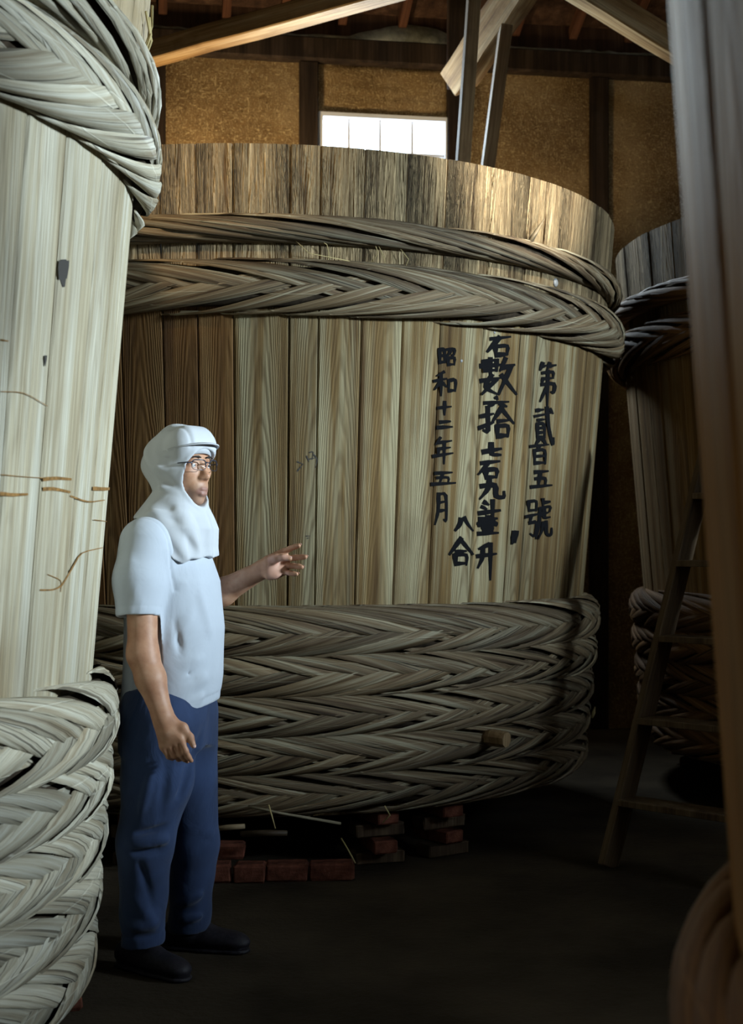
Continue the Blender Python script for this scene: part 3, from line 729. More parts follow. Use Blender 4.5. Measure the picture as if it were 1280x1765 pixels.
# ------------------------------------------------------------------ the man, grown from distance fields
class Field:
    def __init__(s, lo, hi, h):
        s.lo = np.array(lo, np.float32); s.h = h
        s.n = np.ceil((np.array(hi) - np.array(lo)) / h).astype(int) + 1
        s.d = np.full(s.n, 1.0, np.float32)
    def win(s, lo, hi):
        a = np.clip(np.floor((np.array(lo) - s.lo) / s.h).astype(int), 0, s.n); b = np.clip(np.ceil((np.array(hi) - s.lo) / s.h).astype(int) + 1, 0, s.n)
        sl = tuple(slice(int(i), int(j)) for i, j in zip(a, b))
        g = [s.lo[k] + s.h * np.arange(a[k], b[k], dtype=np.float32) for k in range(3)]
        return sl, g[0][:, None, None], g[1][None, :, None], g[2][None, None, :]
    def put(s, sl, d, k, op='add'):
        c = s.d[sl]
        if op == 'add':
            if k > 0:
                h = np.clip(0.5 + 0.5 * (c - d) / k, 0, 1); s.d[sl] = c * (1 - h) + d * h - k * h * (1 - h)
            else: s.d[sl] = np.minimum(c, d)
        elif op == 'sub':
            if k > 0:
                h = np.clip(0.5 - 0.5 * (c + d) / k, 0, 1); s.d[sl] = c * (1 - h) - d * h + k * h * (1 - h)
            else: s.d[sl] = np.maximum(c, -d)
    def cone(s, a, b, ra, rb, k=0.02, op='add', m=0.0):
        a = np.array(a, np.float32); b = np.array(b, np.float32); r = max(ra, rb) + k + 4 * s.h + m
        sl, x, y, z = s.win(np.minimum(a, b) - r, np.maximum(a, b) + r)
        v = b - a; L = float(v @ v)
        t = np.clip(((x - a[0]) * v[0] + (y - a[1]) * v[1] + (z - a[2]) * v[2]) / L, 0, 1)
        d = np.sqrt((x - a[0] - t * v[0])**2 + (y - a[1] - t * v[1])**2 + (z - a[2] - t * v[2])**2) - (ra + (rb - ra) * t)
        s.put(sl, d, k, op)
    def chain(s, pts, rads, k=0.01, **kw):
        for (p, q), (r0, r1) in zip(zip(pts, pts[1:]), zip(rads, rads[1:])): s.cone(p, q, r0, r1, k, **kw)
    def ell(s, c, rad, ax=None, k=0.02, op='add'):
        c = np.array(c, np.float32); rad = np.array(rad, np.float32); r = float(rad.max()) + k + 4 * s.h
        sl, x, y, z = s.win(c - r, c + r)
        ax = np.eye(3) if ax is None else np.array(ax)
        q = []
        for i in range(3):
            q.append(((x - c[0]) * ax[i][0] + (y - c[1]) * ax[i][1] + (z - c[2]) * ax[i][2]) / rad[i])
        k0 = np.sqrt(q[0]**2 + q[1]**2 + q[2]**2)
        k1 = np.sqrt((q[0]/rad[0])**2 + (q[1]/rad[1])**2 + (q[2]/rad[2])**2) + 1e-6
        s.put(sl, k0 * (k0 - 1.0) / k1, k, op)
    def loft(s, prof, fx, k=0.02, op='add', p=2.3):
        """prof: (z, cx, cy, front-back radius, side radius); fx: unit forward direction"""
        pr = np.array(prof, np.float32); Z = pr[:, 0]
        lo = (pr[:, 1].min() - .3, pr[:, 2].min() - .3, Z[0] - .05); hi = (pr[:, 1].max() + .3, pr[:, 2].max() + .3, Z[-1] + .05)
        sl, x, y, z = s.win(lo, hi)
        zc = np.clip(z, Z[0], Z[-1]); I = [np.interp(zc.ravel(), Z, pr[:, i]).astype(np.float32)[None, None, :] for i in range(1, 5)]
        u = (x - I[0]) * fx[0] + (y - I[1]) * fx[1]; v = -(x - I[0]) * fx[1] + (y - I[1]) * fx[0]
        e = (np.abs(u / I[2])**p + np.abs(v / I[3])**p)**(1 / p)
        d = (e - 1) * np.minimum(I[2], I[3])
        dz = np.maximum(Z[0] - z, z - Z[-1]); d = np.maximum(d, dz)
        s.put(sl, d, k, op)
    def cut(s, n, o, keep_positive=True):
        sl, x, y, z = s.win(s.lo, s.lo + s.n * s.h)
        d = (x - o[0]) * n[0] + (y - o[1]) * n[1] + (z - o[2]) * n[2]
        s.d = np.maximum(s.d, -d if keep_positive else d)
    def grid(s): return s.win(s.lo, s.lo + (s.n - 1) * s.h)[1:]
    def smooth(s, it=1):
        for _ in range(it):
            for ax in range(3):
                d = s.d; r = d.copy()
                i = [slice(None)] * 3; j = list(i); kk = list(i); i[ax] = slice(1, -1); j[ax] = slice(2, None); kk[ax] = slice(0, -2)
                r[tuple(i)] = 0.5 * d[tuple(i)] + 0.25 * (d[tuple(j)] + d[tuple(kk)]); s.d = r
    def mesh(s, name, mat, parent=None, relax=2):
        d = s.d; sg = d < 0
        nx, ny, nz = d.shape
        cnt = np.zeros((nx-1, ny-1, nz-1), np.int8)
        for i in (0, 1):
            for j in (0, 1):
                for k in (0, 1): cnt += sg[i:nx-1+i, j:ny-1+j, k:nz-1+k]
        ci = np.argwhere((cnt > 0) & (cnt < 8)); idx = np.full(cnt.shape, -1, np.int32); idx[ci[:, 0], ci[:, 1], ci[:, 2]] = np.arange(len(ci))
        corners = [(i, j, k) for i in (0, 1) for j in (0, 1) for k in (0, 1)]
        val = {c: d[ci[:, 0]+c[0], ci[:, 1]+c[1], ci[:, 2]+c[2]] for c in corners}
        acc = np.zeros((len(ci), 3), np.float32); num = np.zeros(len(ci), np.float32)
        for c in corners:
            for ax in range(3):
                if c[ax] == 0:
                    e = list(c); e[ax] = 1; e = tuple(e); a, b = val[c], val[e]; m = (a < 0) != (b < 0)
                    t = np.where(m, a / np.where(m, a - b, 1), 0)
                    pos = np.tile(np.array(c, np.float32), (len(ci), 1)); pos[:, ax] += t
                    acc += pos * m[:, None]; num += m
        V = s.lo + s.h * (ci + acc / num[:, None])
        Fs = []
        for ax in range(3):
            a = [slice(None)] * 3; b = [slice(None)] * 3; a[ax] = slice(0, -1); b[ax] = slice(1, None)
            s0, s1 = sg[tuple(a)], sg[tuple(b)]
            e = np.argwhere(s0 != s1); o1, o2 = [q for q in range(3) if q != ax]
            ok = (e[:, o1] > 0) & (e[:, o2] > 0) & (e[:, o1] < d.shape[o1]-1) & (e[:, o2] < d.shape[o2]-1); e = e[ok]
            q = []
            for da, db in ((-1, -1), (0, -1), (0, 0), (-1, 0)):
                c = e.copy(); c[:, o1] += da; c[:, o2] += db; q.append(idx[c[:, 0], c[:, 1], c[:, 2]])
            q = np.stack(q, 1); inside = s0[e[:, 0], e[:, 1], e[:, 2]]
            flip = inside if ax != 1 else ~inside
            q[~flip] = q[~flip][:, ::-1]; Fs.append(q)
        Fc = np.concatenate(Fs); Fc = Fc[(Fc >= 0).all(1)]
        for _ in range(relax):
            sm = np.zeros_like(V); ct = np.zeros(len(V), np.float32)
            for i in range(4):
                np.add.at(sm, Fc[:, i], V[Fc[:, (i+1) % 4]]); np.add.at(ct, Fc[:, i], 1)
                np.add.at(sm, Fc[:, i], V[Fc[:, (i-1) % 4]]); np.add.at(ct, Fc[:, i], 1)
            V = 0.5 * V + 0.5 * sm / np.maximum(ct, 1)[:, None]
        me = bpy.data.meshes.new(name)
        me.vertices.add(len(V)); me.vertices.foreach_set('co', V.astype(np.float32).ravel())
        me.loops.add(Fc.size); me.loops.foreach_set('vertex_index', Fc.ravel().astype(np.int32))
        me.polygons.add(len(Fc)); me.polygons.foreach_set('loop_start', np.arange(0, Fc.size, 4, dtype=np.int32)); me.polygons.foreach_set('loop_total', np.full(len(Fc), 4, np.int32))
        me.update(calc_edges=True); me.validate()
        return link(name, me, mat, parent, True)

def cloth(name, col, namt=0.06, fold=0.25, weave=900, rough=0.9):
    m = M(name); v = m.tc()
    c = m.mix(m.mapr(m.noise(v, 5, 3), .35, .7), tuple(x * (1 - namt) for x in col), tuple(min(1, x * (1 + namt)) for x in col))
    fo = m.noise(m.vscale(v, 9, 9, 6), 1.0, 3, 0.5, 1.2)
    nb = m.bump(fo, fold, 0.02); nb = m.bump(m.noise(v, weave, 1), 0.12, 0.001, nb)
    m.b.inputs['Sheen Weight'].default_value = 0.15
    return m.fin(c, rough, nb, 0.15)
def skin_mat():
    m = M('skin'); v = m.tc()
    n = m.noise(v, 22, 4, 0.6)
    c = m.ramp(n, [(0.3, (0.36, 0.17, 0.095)), (0.55, (0.47, 0.25, 0.15)), (0.75, (0.52, 0.31, 0.20))])
    a = m.node('ShaderNodeAttribute', attribute_name='lip'); c = m.mix(a.outputs['Fac'], c, (0.30, 0.115, 0.09))
    a2 = m.node('ShaderNodeAttribute', attribute_name='stubble'); c = m.mix(a2.outputs['Fac'], c, (0.27, 0.17, 0.125))
    a3 = m.node('ShaderNodeAttribute', attribute_name='palm'); c = m.mix(a3.outputs['Fac'], c, (0.58, 0.33, 0.25))
    m.b.inputs['Subsurface Weight'].default_value = 0.12; m.b.inputs['Subsurface Radius'].default_value = (0.012, 0.005, 0.003)
    return m.fin(c, 0.52, m.bump(m.noise(v, 260, 3), 0.12, 0.001), 0.4)
MT['skin'] = skin_mat()
MT['tee'] = cloth('white_jersey', (0.46, 0.50, 0.56), 0.03, 0.22)
MT['hoodcloth'] = cloth('white_hood_cloth', (0.50, 0.52, 0.55), 0.03, 0.18, 1200)
MT['denim'] = cloth('navy_work_cloth', (0.026, 0.045, 0.105), 0.25, 0.35, 700, 0.8)
MT['shoe'] = simple('black_shoe', (0.016, 0.014, 0.02), 0.6, 0.3, 80, 0.4, 0.4, 300, 0.001)
MT['hair'] = simple('dark_hair', (0.02, 0.016, 0.014), 0.6, 0.3)
MT['specs'] = simple('dark_spectacle_rim', (0.03, 0.035, 0.055), 0.3, 0.5)
MT['lens'] = glass_mat('spectacle_lens', (0.97, 0.98, 1.0), 0.022, 0.05)
MT['eye'] = simple('eye_white', (0.62, 0.60, 0.57), 0.3, 0.5)
MT['iris'] = simple('dark_iris', (0.02, 0.012, 0.008), 0.15, 0.6)
MT['nail'] = simple('fingernail', (0.55, 0.33, 0.27), 0.35, 0.5)

HC = np.array((-0.614, 4.50, 1.615))                    # middle of the head
Fd = np.array((math.cos(R(36)), -math.sin(R(36)), 0.0)); Ld = np.array((-Fd[1], Fd[0], 0.0)); Ud = np.array((0, 0, 1.0))
def hp(f, l, z): return HC + Fd * f + Ld * l + Ud * z
AX = (Fd, Ld, Ud)
def W(px, py, Y): return np.array(P(px, py, Y))
# joints
shR, elR, wrR = W(243, 930, 4.335), W(246, 1128, 4.285), W(281, 1236, 4.25)
shL, elL, wrL = np.array((-0.63, 4.685, 1.375)), W(338, 1046, 4.74), W(453, 981, 4.625)
body = Field((-0.86, 4.05, 0.02), (-0.17, 4.90, 1.76), 0.0038)
B = body
# trunk and legs (under the clothes)
FT = np.array((0.975, -0.22)); FT /= np.linalg.norm(FT)
B.loft([(0.80, -0.655, 4.51, .11, .14), (1.0, -0.645, 4.51, .115, .14), (1.2, -0.655, 4.51, .10, .15), (1.36, -0.67, 4.51, .07, .13)], FT, 0.0)
B.cone(shR + (0, .06, 0), shL - (0, .06, 0), .05, .05, 0.04)
hipR, knR, anR = np.array((-0.665, 4.43, .83)), W(250, 1452, 4.43), W(243, 1625, 4.465)
hipL, knL, anL = np.array((-0.63, 4.60, .83)), W(334, 1455, 4.66), W(326, 1592, 4.70)
for h_, k_, a_ in ((hipR, knR, anR), (hipL, knL, anL)):
    B.cone(h_, k_, .075, .05, 0.03); B.cone(k_, a_, .05, .035, 0.02)
    B.cone(a_, a_ + np.array((0.008, -0.005, -0.03)), .033, .03, 0.02)
# neck, head
B.cone(hp(-0.03, 0, -0.2), hp(-0.012, 0, -0.07), .062, .056, 0.03)
B.ell(hp(-0.012, 0, 0.035), (.097, .077, .094), AX, 0.0)
B.ell(hp(0.028, 0, -0.035), (.066, .063, .082), AX, 0.03)
for sgn in (-1, 1):
    B.ell(hp(0.005, sgn * .048, -0.06), (.03, .018, .036), AX, 0.03)
    B.ell(hp(0.058, sgn * .040, -0.014), (.024, .022, .018), AX, 0.025)
B.ell(hp(0.066, 0, -0.104), (.024, .026, .018), AX, 0.022)
B.cone(hp(0.079, -.032, .027), hp(0.079, .032, .027), .011, .011, 0.018)
for sgn in (-1, 1): B.ell(hp(0.094, sgn * .033, .009), (.014, .018, .011), AX, 0.014, 'sub')
B.cone(hp(0.090, 0, .014), hp(0.107, 0, -.026), .0075, .0115, 0.014)
B.ell(hp(0.109, 0, -.030), (.0125, .0125, .0105), AX, 0.008)
for sgn in (-1, 1): B.ell(hp(0.098, sgn * .0125, -.033), (.011, .0075, .0085), AX, 0.006)
# lids
for sgn in (-1, 1):
    B.ell(hp(0.076, sgn * .0325, .009), (.0125, .017, .0125), AX, 0.006)
    B.cone(hp(0.0885, sgn * .020, .0115), hp(0.079, sgn * .047, .0085), .0048, .0045, 0.004)
    B.cone(hp(0.086, sgn * .022, -.001), hp(0.078, sgn * .046, .000), .0035, .0035, 0.005)
# mouth: muzzle, lips, parting
B.ell(hp(0.076, 0, -.067), (.022, .032, .026), AX, 0.02)
for a_, b_, c_ in ((-.021, .004, .0055), (-.004, .020, .0055)):
    pass
B.chain([hp(0.086, -.023, -.0755), hp(0.0965, -.008, -.0705), hp(0.0965, .008, -.0705), hp(0.086, .023, -.0755)], [.0045, .0068, .0068, .0045], 0.005)
B.chain([hp(0.085, -.021, -.078), hp(0.0945, -.008, -.0845), hp(0.0945, .008, -.0845), hp(0.085, .021, -.078)], [.0045, .0078, .0078, .0045], 0.005)
B.chain([hp(0.096, -.018, -.0765), hp(0.106, 0, -.0775), hp(0.096, .018, -.0765)], [.0022, .003, .0022], 0.002, op='sub')
# right arm hanging
B.cone(shR, elR, .052, .045, 0.03)
B.cone(elR, elR * .62 + wrR * .38 + np.array((0, 0, 0)), .0445, .0455, 0.03)
B.cone(elR * .62 + wrR * .38, wrR, .0455, .031, 0.02)
kR = W(296, 1280, 4.235)
B.cone(wrR, wrR * .5 + kR * .5, .030, .031, 0.02)
pd = np.array((0.62, -0.10, 0.30)); pd /= np.linalg.norm(pd)      # across the palm, towards the index finger
dn = (kR - wrR) / np.linalg.norm(kR - wrR); inn = np.cross(pd, dn); inn /= np.linalg.norm(inn)
if inn[1] < 0: inn = -inn                                           # palm looks away from the camera, to the thigh
for q in (-0.030, -0.010, 0.010, 0.030):
    B.cone(wrR + pd * q * .55 + dn * .02, kR + pd * q, .017, .0135, 0.014)
NAILS = []
def finger(F_, base, dirs, lens, rads, k=0.004):
    p = base; pts = [p]
    for dd_, L_ in zip(dirs, lens):
        p = p + np.array(dd_) / np.linalg.norm(dd_) * L_; pts.append(p)
    F_.chain(pts, rads, k)
    F_.ell(pts[1], (rads[1] * 1.08,) * 3, None, k)
    return pts
for q, ln, curl in ((-0.031, 0.82, 1.25), (-0.011, 0.95, 1.05), (0.010, 1.0, 0.85), (0.031, 0.92, 0.62)):
    a1, a2, a3 = curl * .45, curl * 1.0, curl * 1.45
    pts = finger(B, kR + pd * q + dn * .004, [dn * math.cos(a) + inn * math.sin(a) + pd * (-q * 2.0) for a in (a1, a2, a3)], [.040 * ln, .026 * ln, .022 * ln], [.0105, .0095, .0088, .0075])
tb = wrR + pd * .022 + dn * .025
pts = finger(B, tb, [dn * .75 + pd * .6 + inn * .15, dn * .95 + pd * .25 + inn * .2, dn * 1.0 + pd * 0.02 + inn * .15], [.038, .036, .028], [.018, .0135, .0115, .009], 0.010)
NAILS.append((pts[-1], dn, -inn * 0.8 + pd * .6))
# left arm raised
B.cone(shL, elL, .052, .047, 0.03)
mL = elL * .6 + wrL * .4
B.cone(elL, mL, .047, .046, 0.02); B.cone(mL, wrL, .045, .030, 0.02)
def H(px, py, dy=0.0): return W(px, py, 4.60 + dy)
B.cone(wrL, H(466, 974), .029, .026, 0.015)
hk = [H(489, 951, .012), H(493, 963, .010), H(493, 975, .006), H(488, 986, 0.0)]           # knuckles: index .. little finger
hw = [H(463, 966, .01), H(464, 972, .008), H(464, 980, .002), H(464, 988, -.004)]
for a_, b_ in zip(hw, hk): B.cone(a_, b_, .0175, .0125, 0.016)
B.ell(H(472, 993, -.012), (.026, .014, .012), ((.9, -.1, .2), (0.1, 1, 0), (-.2, 0, .97)), 0.014)      # heel of the hand
fing = [  # (knuckle, joints in pixels with depth offsets)
    [hk[0], H(501, 945, -.004), H(509, 942, -.020), H(515, 940.5, -.030)],
    [hk[1], H(509, 961, -.006), H(519, 960.3, -.020), H(526, 960, -.030)],
    [hk[2], H(506, 975.5, -.012), H(515, 976.5, -.028), H(520, 977.5, -.036)],
    [hk[3], H(499, 987.5, -.016), H(506, 989, -.028), H(511, 989.5, -.034)]]
for pts, rr in zip(fing, ((.0108, .0100, .0094, .0080), (.0110, .0102, .0095, .0082), (.0106, .0098, .0092, .0080), (.0096, .0090, .0084, .0073))):
    B.chain(pts, rr, 0.004)
    NAILS.append((pts[-1], pts[-1] - pts[-2], np.array((0.1, .8, .5))))
th_ = [H(466, 966, -.008), H(476, 962, -.030), H(488, 961, -.042), H(499, 962.5, -.046)]
B.chain(th_, [.019, .0135, .0112, .0092], 0.009); NAILS.append((th_[-1], th_[-1] - th_[-2], np.array((0.0, -.5, .9))))
man = body.mesh('person', MT['skin'])
tag(man, 'person in white hood and T-shirt standing sideways, gesturing with an open hand', 'person')
me = man.data; co = np.empty(len(me.vertices) * 3, np.float32); me.vertices.foreach_get('co', co); co = co.reshape(-1, 3)
rel = co - HC; fz = rel @ Fd; lz = rel @ Ld; zz = rel[:, 2]
lip = np.clip(1.35 - np.sqrt((lz / .0225)**2 + ((zz + .0775) / .0125)**2), 0, 0.28) / 0.28 * (fz > .078)
stub = 0.55 * np.clip(1.3 - np.sqrt((lz / .042)**2 + ((zz + .088) / .036)**2), 0, 0.5) / 0.5 * (fz > .04)
pal = (np.abs(co[:, 0] - H(480, 980)[0]) < .035) * np.clip(((4.598 - co[:, 1]) / .02), 0, 1) * (co[:, 0] > -0.36) * (np.abs(co[:, 2] - 1.285) < .05) * 0.8
for nm, arr in (('lip', lip), ('stubble', stub), ('palm', pal)):
    a = me.attributes.new(nm, 'FLOAT', 'POINT'); a.data.foreach_set('value', arr.astype(np.float32))
# eyes, brows, fringe
def ball(name, c, r, mat, parent, sc_=(1, 1, 1), ax=None):
    bm = bmesh.new(); bmesh.ops.create_uvsphere(bm, u_segments=16, v_segments=10, radius=r)
    o = link(name, from_bm(name, bm), mat, parent, True)
    A = np.array(AX if ax is None else ax)
    mw = Matrix([[A[0][i] * sc_[0], A[1][i] * sc_[1], A[2][i] * sc_[2], c[i]] for i in range(3)] + [[0, 0, 0, 1]])
    o.matrix_local = mw; return o
for sgn in (-1, 1):
    e = ball('eye', hp(0.0790, sgn * .0325, .0065), .0113, MT['eye'], man)
    g = ball('iris', hp(0.0868, sgn * .0318, .0060), .0048, MT['iris'], man, (0.8, 1, 1))
    pts = [hp(.0985 - .5 * abs(q)**1.5, sgn * q, .0305 + zq) for q, zq in ((.013, 0), (.024, .0035), (.036, .003), (.047, -.002))]
    tube('eyebrow', pts, [.0025, .0032, .0028, .0012], MT['hair'], man, 6)
hair = Field(hp(0.06, 0, 0.02) - .09, hp(.06, 0, .05) + .09, 0.003)
hair.ell(hp(-0.008, 0, 0.038), (.097, .077, .092), AX, 0.0)
hair.cut((0, 0, 1), hp(0, 0, .052)); hair.cut((0, 0, 1), hp(0, 0, .075), False); hair.cut(Fd, hp(.03, 0, 0))
hair.mesh('hair', MT['hair'], man, 1)
for c, dr, nrm in NAILS:
    dr = np.array(dr) / np.linalg.norm(dr); nrm = np.array(nrm) - dr * (np.array(nrm) @ dr); nrm /= np.linalg.norm(nrm)
    ball('fingernail', c + nrm * .0062 + dr * .002, .0055, MT['nail'], man, (1.2, .9, .35), (dr, np.cross(nrm, dr), nrm))

# T-shirt
T = Field((-0.90, 4.16, 0.72), (-0.40, 4.84, 1.50), 0.0042)
T.loft([(0.74, -0.660, 4.515, .148, .178), (0.84, -0.652, 4.515, .151, .178), (0.95, -0.643, 4.515, .155, .18), (1.10, -0.637, 4.515, .155, .184), (1.25, -0.645, 4.515, .146, .188), (1.35, -0.660, 4.515, .125, .178), (1.42, -0.672, 4.515, .085, .135), (1.455, -0.675, 4.515, .05, .09)], FT, 0.0, p=2.2)
slR = W(238, 1062, 4.30)
T.cone(shR + np.array((0.012, .02, -.012)), W(238, 1000, 4.315), .083, .074, 0.05); T.cone(W(238, 1000, 4.315), slR + np.array((0.0, 0, -.06)), .074, .066, 0.03)
slL = shL * .35 + elL * .65
T.cone(shL + np.array((0, -.02, -.012)), slL, .078, .066, 0.05)
x, y, z = T.grid()
# folds: pulls from the belly and armpit, a roll above the hem
fold = np.zeros(T.d.shape, np.float32)
def ridge(p0, p1, wd, amp):
    a = np.array(p0); b = np.array(p1); v = b - a
    t = np.clip(((x - a[0]) * v[0] + (y - a[1]) * v[1] + (z - a[2]) * v[2]) / float(v @ v), 0, 1)
    d2 = (x - a[0] - t * v[0])**2 + (y - a[1] - t * v[1])**2 + (z - a[2] - t * v[2])**2
    return (amp * np.sin(np.pi * np.clip(t * .9 + .05, 0, 1)) * np.exp(-d2 / wd**2)).astype(np.float32)
for (p0, p1, wd, amp) in (((283, 1152, 4.36), (345, 1135, 4.38), .016, .011), ((292, 1168, 4.36), (330, 1158, 4.37), .010, -.008), ((290, 1200, 4.36), (362, 1165, 4.40), .018, .010),
                          ((300, 1182, 4.36), (340, 1170, 4.38), .010, -.008), ((285, 1105, 4.36), (330, 1060, 4.36), .016, .008), ((283, 1075, 4.36), (320, 1090, 4.36), .012, -.007),
                          ((270, 960, 4.33), (283, 1060, 4.36), .012, -.012), ((285, 985, 4.36), (318, 1010, 4.36), .013, .007), ((300, 1225, 4.36), (365, 1195, 4.40), .014, .006),
                          ((340, 1010, 4.39), (365, 1100, 4.42), .02, .006), ((310, 1130, 4.35), (300, 1060, 4.35), .014, -.006), ((225, 960, 4.26), (240, 1045, 4.25), .014, .006), ((215, 980, 4.28), (222, 1050, 4.27), .012, -.005)):
    fold += ridge(W(*p0), W(*p1), wd, amp)
T.d -= 2.2 * fold
T.d -= 0.0022 * np.sin(31 * z + 9 * x + 2.2 * np.sin(23 * x - 7 * z)) * np.clip((1.15 - z) / .3, 0.15, 1)
hem = np.array((-0.30, 0, 1.0)); hem /= np.linalg.norm(hem)
T.cut(hem, (-0.655, 4.5, 0.818))
# sleeve ends: cut square to the arm and hollowed round it
sa = (W(238, 1000, 4.315) - slR); sa /= np.linalg.norm(sa)
d = (x - slR[0]) * sa[0] + (y - slR[1]) * sa[1] + (z - slR[2]) * sa[2]
near = (y < 4.372) & (x < -0.655) & (d < 0)
T.d = np.where(near & (z > .9) & (np.sqrt((x - slR[0])**2 + (y - slR[1])**2) < .085), np.maximum(T.d, -d), T.d)
T.cone(slR + sa * .028, slR - sa * .07, .054, .057, 0.004, 'sub')
# sleeve seam and hem stitching lines
for off, wd, amp in ((0.026, .0035, .0015),):
    T.d += np.where((y < 4.37) & (x < -.65), amp * np.exp(-((d - off) / wd)**2), 0).astype(np.float32)
seam = np.array((0.33, 0.93, 0.16)); seam /= np.linalg.norm(seam); so = W(262, 950, 4.34)
ds = (x - so[0]) * seam[0] + (y - so[1]) * seam[1] + (z - so[2]) * seam[2]
T.d += np.where(z > 1.22, .0035 * np.exp(-(ds / .004)**2), 0).astype(np.float32)
dh = (x + 0.655) * hem[0] + (z - .818) * hem[2]
T.d += (.0022 * np.exp(-((dh - .024) / .004)**2)).astype(np.float32)
tee = T.mesh('t_shirt', MT['tee'], man, 2)

# trousers
K = Field((-0.90, 4.20, 0.03), (-0.38, 4.90, 0.93), 0.0045)
K.loft([(0.72, -0.665, 4.515, .135, .172), (0.80, -0.660, 4.515, .140, .170), (0.90, -0.652, 4.515, .138, .165)], FT, 0.0)
K.cone(hipR + np.array((-.005, -.01, -.02)), hipR * .5 + knR * .5 + np.array((.012, 0, 0)), .122, .108, 0.05); K.cone(hipR * .5 + knR * .5 + np.array((.012, 0, 0)), knR, .108, .088, 0.04)
K.cone(knR, anR + np.array((0.004, 0, 0.0)), .087, .069, 0.03)
K.cone(hipL + np.array((.01, .0, -.02)), knL, .110, .082, 0.04); K.cone(knL, anL, .080, .070, 0.03)
x, y, z = K.grid(); fold = np.zeros(K.d.shape, np.float32)
for (p0, p1, wd, amp) in (((222, 1452, 4.34), (295, 1448, 4.36), .016, .014), ((225, 1470, 4.34), (290, 1462, 4.36), .012, -.012), ((230, 1440, 4.34), (290, 1422, 4.36), .012, -.008),
                          ((262, 1330, 4.30), (240, 1410, 4.33), .014, .008), ((290, 1300, 4.31), (275, 1420, 4.33), .014, -.006), ((350, 1262, 4.42), (300, 1380, 4.36), .018, -.014),
                          ((300, 1440, 4.60), (366, 1436, 4.6), .014, .010), ((305, 1450, 4.60), (360, 1448, 4.6), .010, -.010), ((230, 1540, 4.38), (268, 1600, 4.39), .014, .010), ((225, 1600, 4.38), (275, 1588, 4.4), .013, .012),
                          ((222, 1618, 4.38), (275, 1612, 4.4), .010, -.010), ((240, 1480, 4.35), (262, 1560, 4.38), .012, -.006), ((300, 1560, 4.62), (362, 1540, 4.6), .014, .010), ((300, 1575, 4.62), (362, 1562, 4.6), .010, -.009), ((305, 1588, 4.62), (358, 1578, 4.62), .012, .010)):
    fold += ridge(W(*p0), W(*p1), wd, amp)
K.d -= 2.3 * fold
K.d -= (0.003 * np.sin(40 * z + 14 * x + 2 * np.sin(17 * x + 11 * y)) * np.clip((0.45 - z) / .3, 0.1, 1)).astype(np.float32)
leg = (y < 4.565)
K.d = np.maximum(K.d, np.where(leg, .085 + (x + .745) * 0.10, .068 + (x + .62) * 0.06) - z)
K.cone(anR + np.array((0, 0, .03)), anR - np.array((0, 0, .12)), .056, .060, 0.003, 'sub'); K.cone(anL + np.array((0, 0, .03)), anL - np.array((0, 0, .12)), .056, .060, 0.003, 'sub')
# side seam and cuff lines
K.d += np.where(leg, .003 * np.exp(-((z - (.128 + (x + .745) * .1)) / .004)**2), 0).astype(np.float32)
trs = K.mesh('trousers', MT['denim'], man, 2)

# shoes
def shoe(ank, ddir, toe_len, heel_len):
    dv = np.array((ddir[0], ddir[1], 0)); dv /= np.linalg.norm(dv); sv = np.array((-dv[1], dv[0], 0))
    base = np.array((ank[0], ank[1], 0.0)); ax = (dv, sv, np.array((0, 0, 1.0)))
    S = Field(base - .26, base + .26, 0.0045)
    heel = base - dv * heel_len; toe = base + dv * toe_len
    S.ell(heel + (0, 0, .040), (.045, .036, .050), ax, 0.0); S.ell(base + dv * .02 + (0, 0, .055), (.075, .038, .055), ax, 0.03)
    S.ell(base + dv * (toe_len * .55) + (0, 0, .036), (.085, .046, .042), ax, 0.03); S.ell(toe + (0, 0, .030), (.045, .042, .034), ax, 0.03)
    S.cone(base + (0, 0, .06), base + (0, 0, .115), .050, .048, 0.02)
    S.cone(base + (0, 0, .095), base + (0, 0, .16), .036, .042, 0.004, 'sub')
    x, y, z = S.grid(); S.d += np.where(z < .030, .0, -.001).astype(np.float32) + (.003 * np.exp(-((z - .022) / .004)**2)).astype(np.float32)
    S.cut((0, 0, 1), (0, 0, .0045))
    o = S.mesh('shoe', MT['shoe'], man, 2)
    S2 = Field(base - .26, base + .26, 0.006)
    for q, rx, ry in ((-heel_len, .046, .038), (-heel_len * .3, .05, .038), (.04, .06, .040), (toe_len * .55, .08, .047), (toe_len, .046, .043)):
        S2.ell(base + dv * q + (0, 0, .01), (rx, ry, .03), ax, 0.03)
    S2.cut((0, 0, 1), (0, 0, .002)); S2.cut((0, 0, 1), (0, 0, .016), False)
    S2.mesh('shoe_sole', MT['shoe'], man, 1); return o
shoe((-0.748, 4.482), (0.80, -0.60), 0.175, 0.055)
shoe((-0.622, 4.715), (0.95, -0.22), 0.175, 0.055)

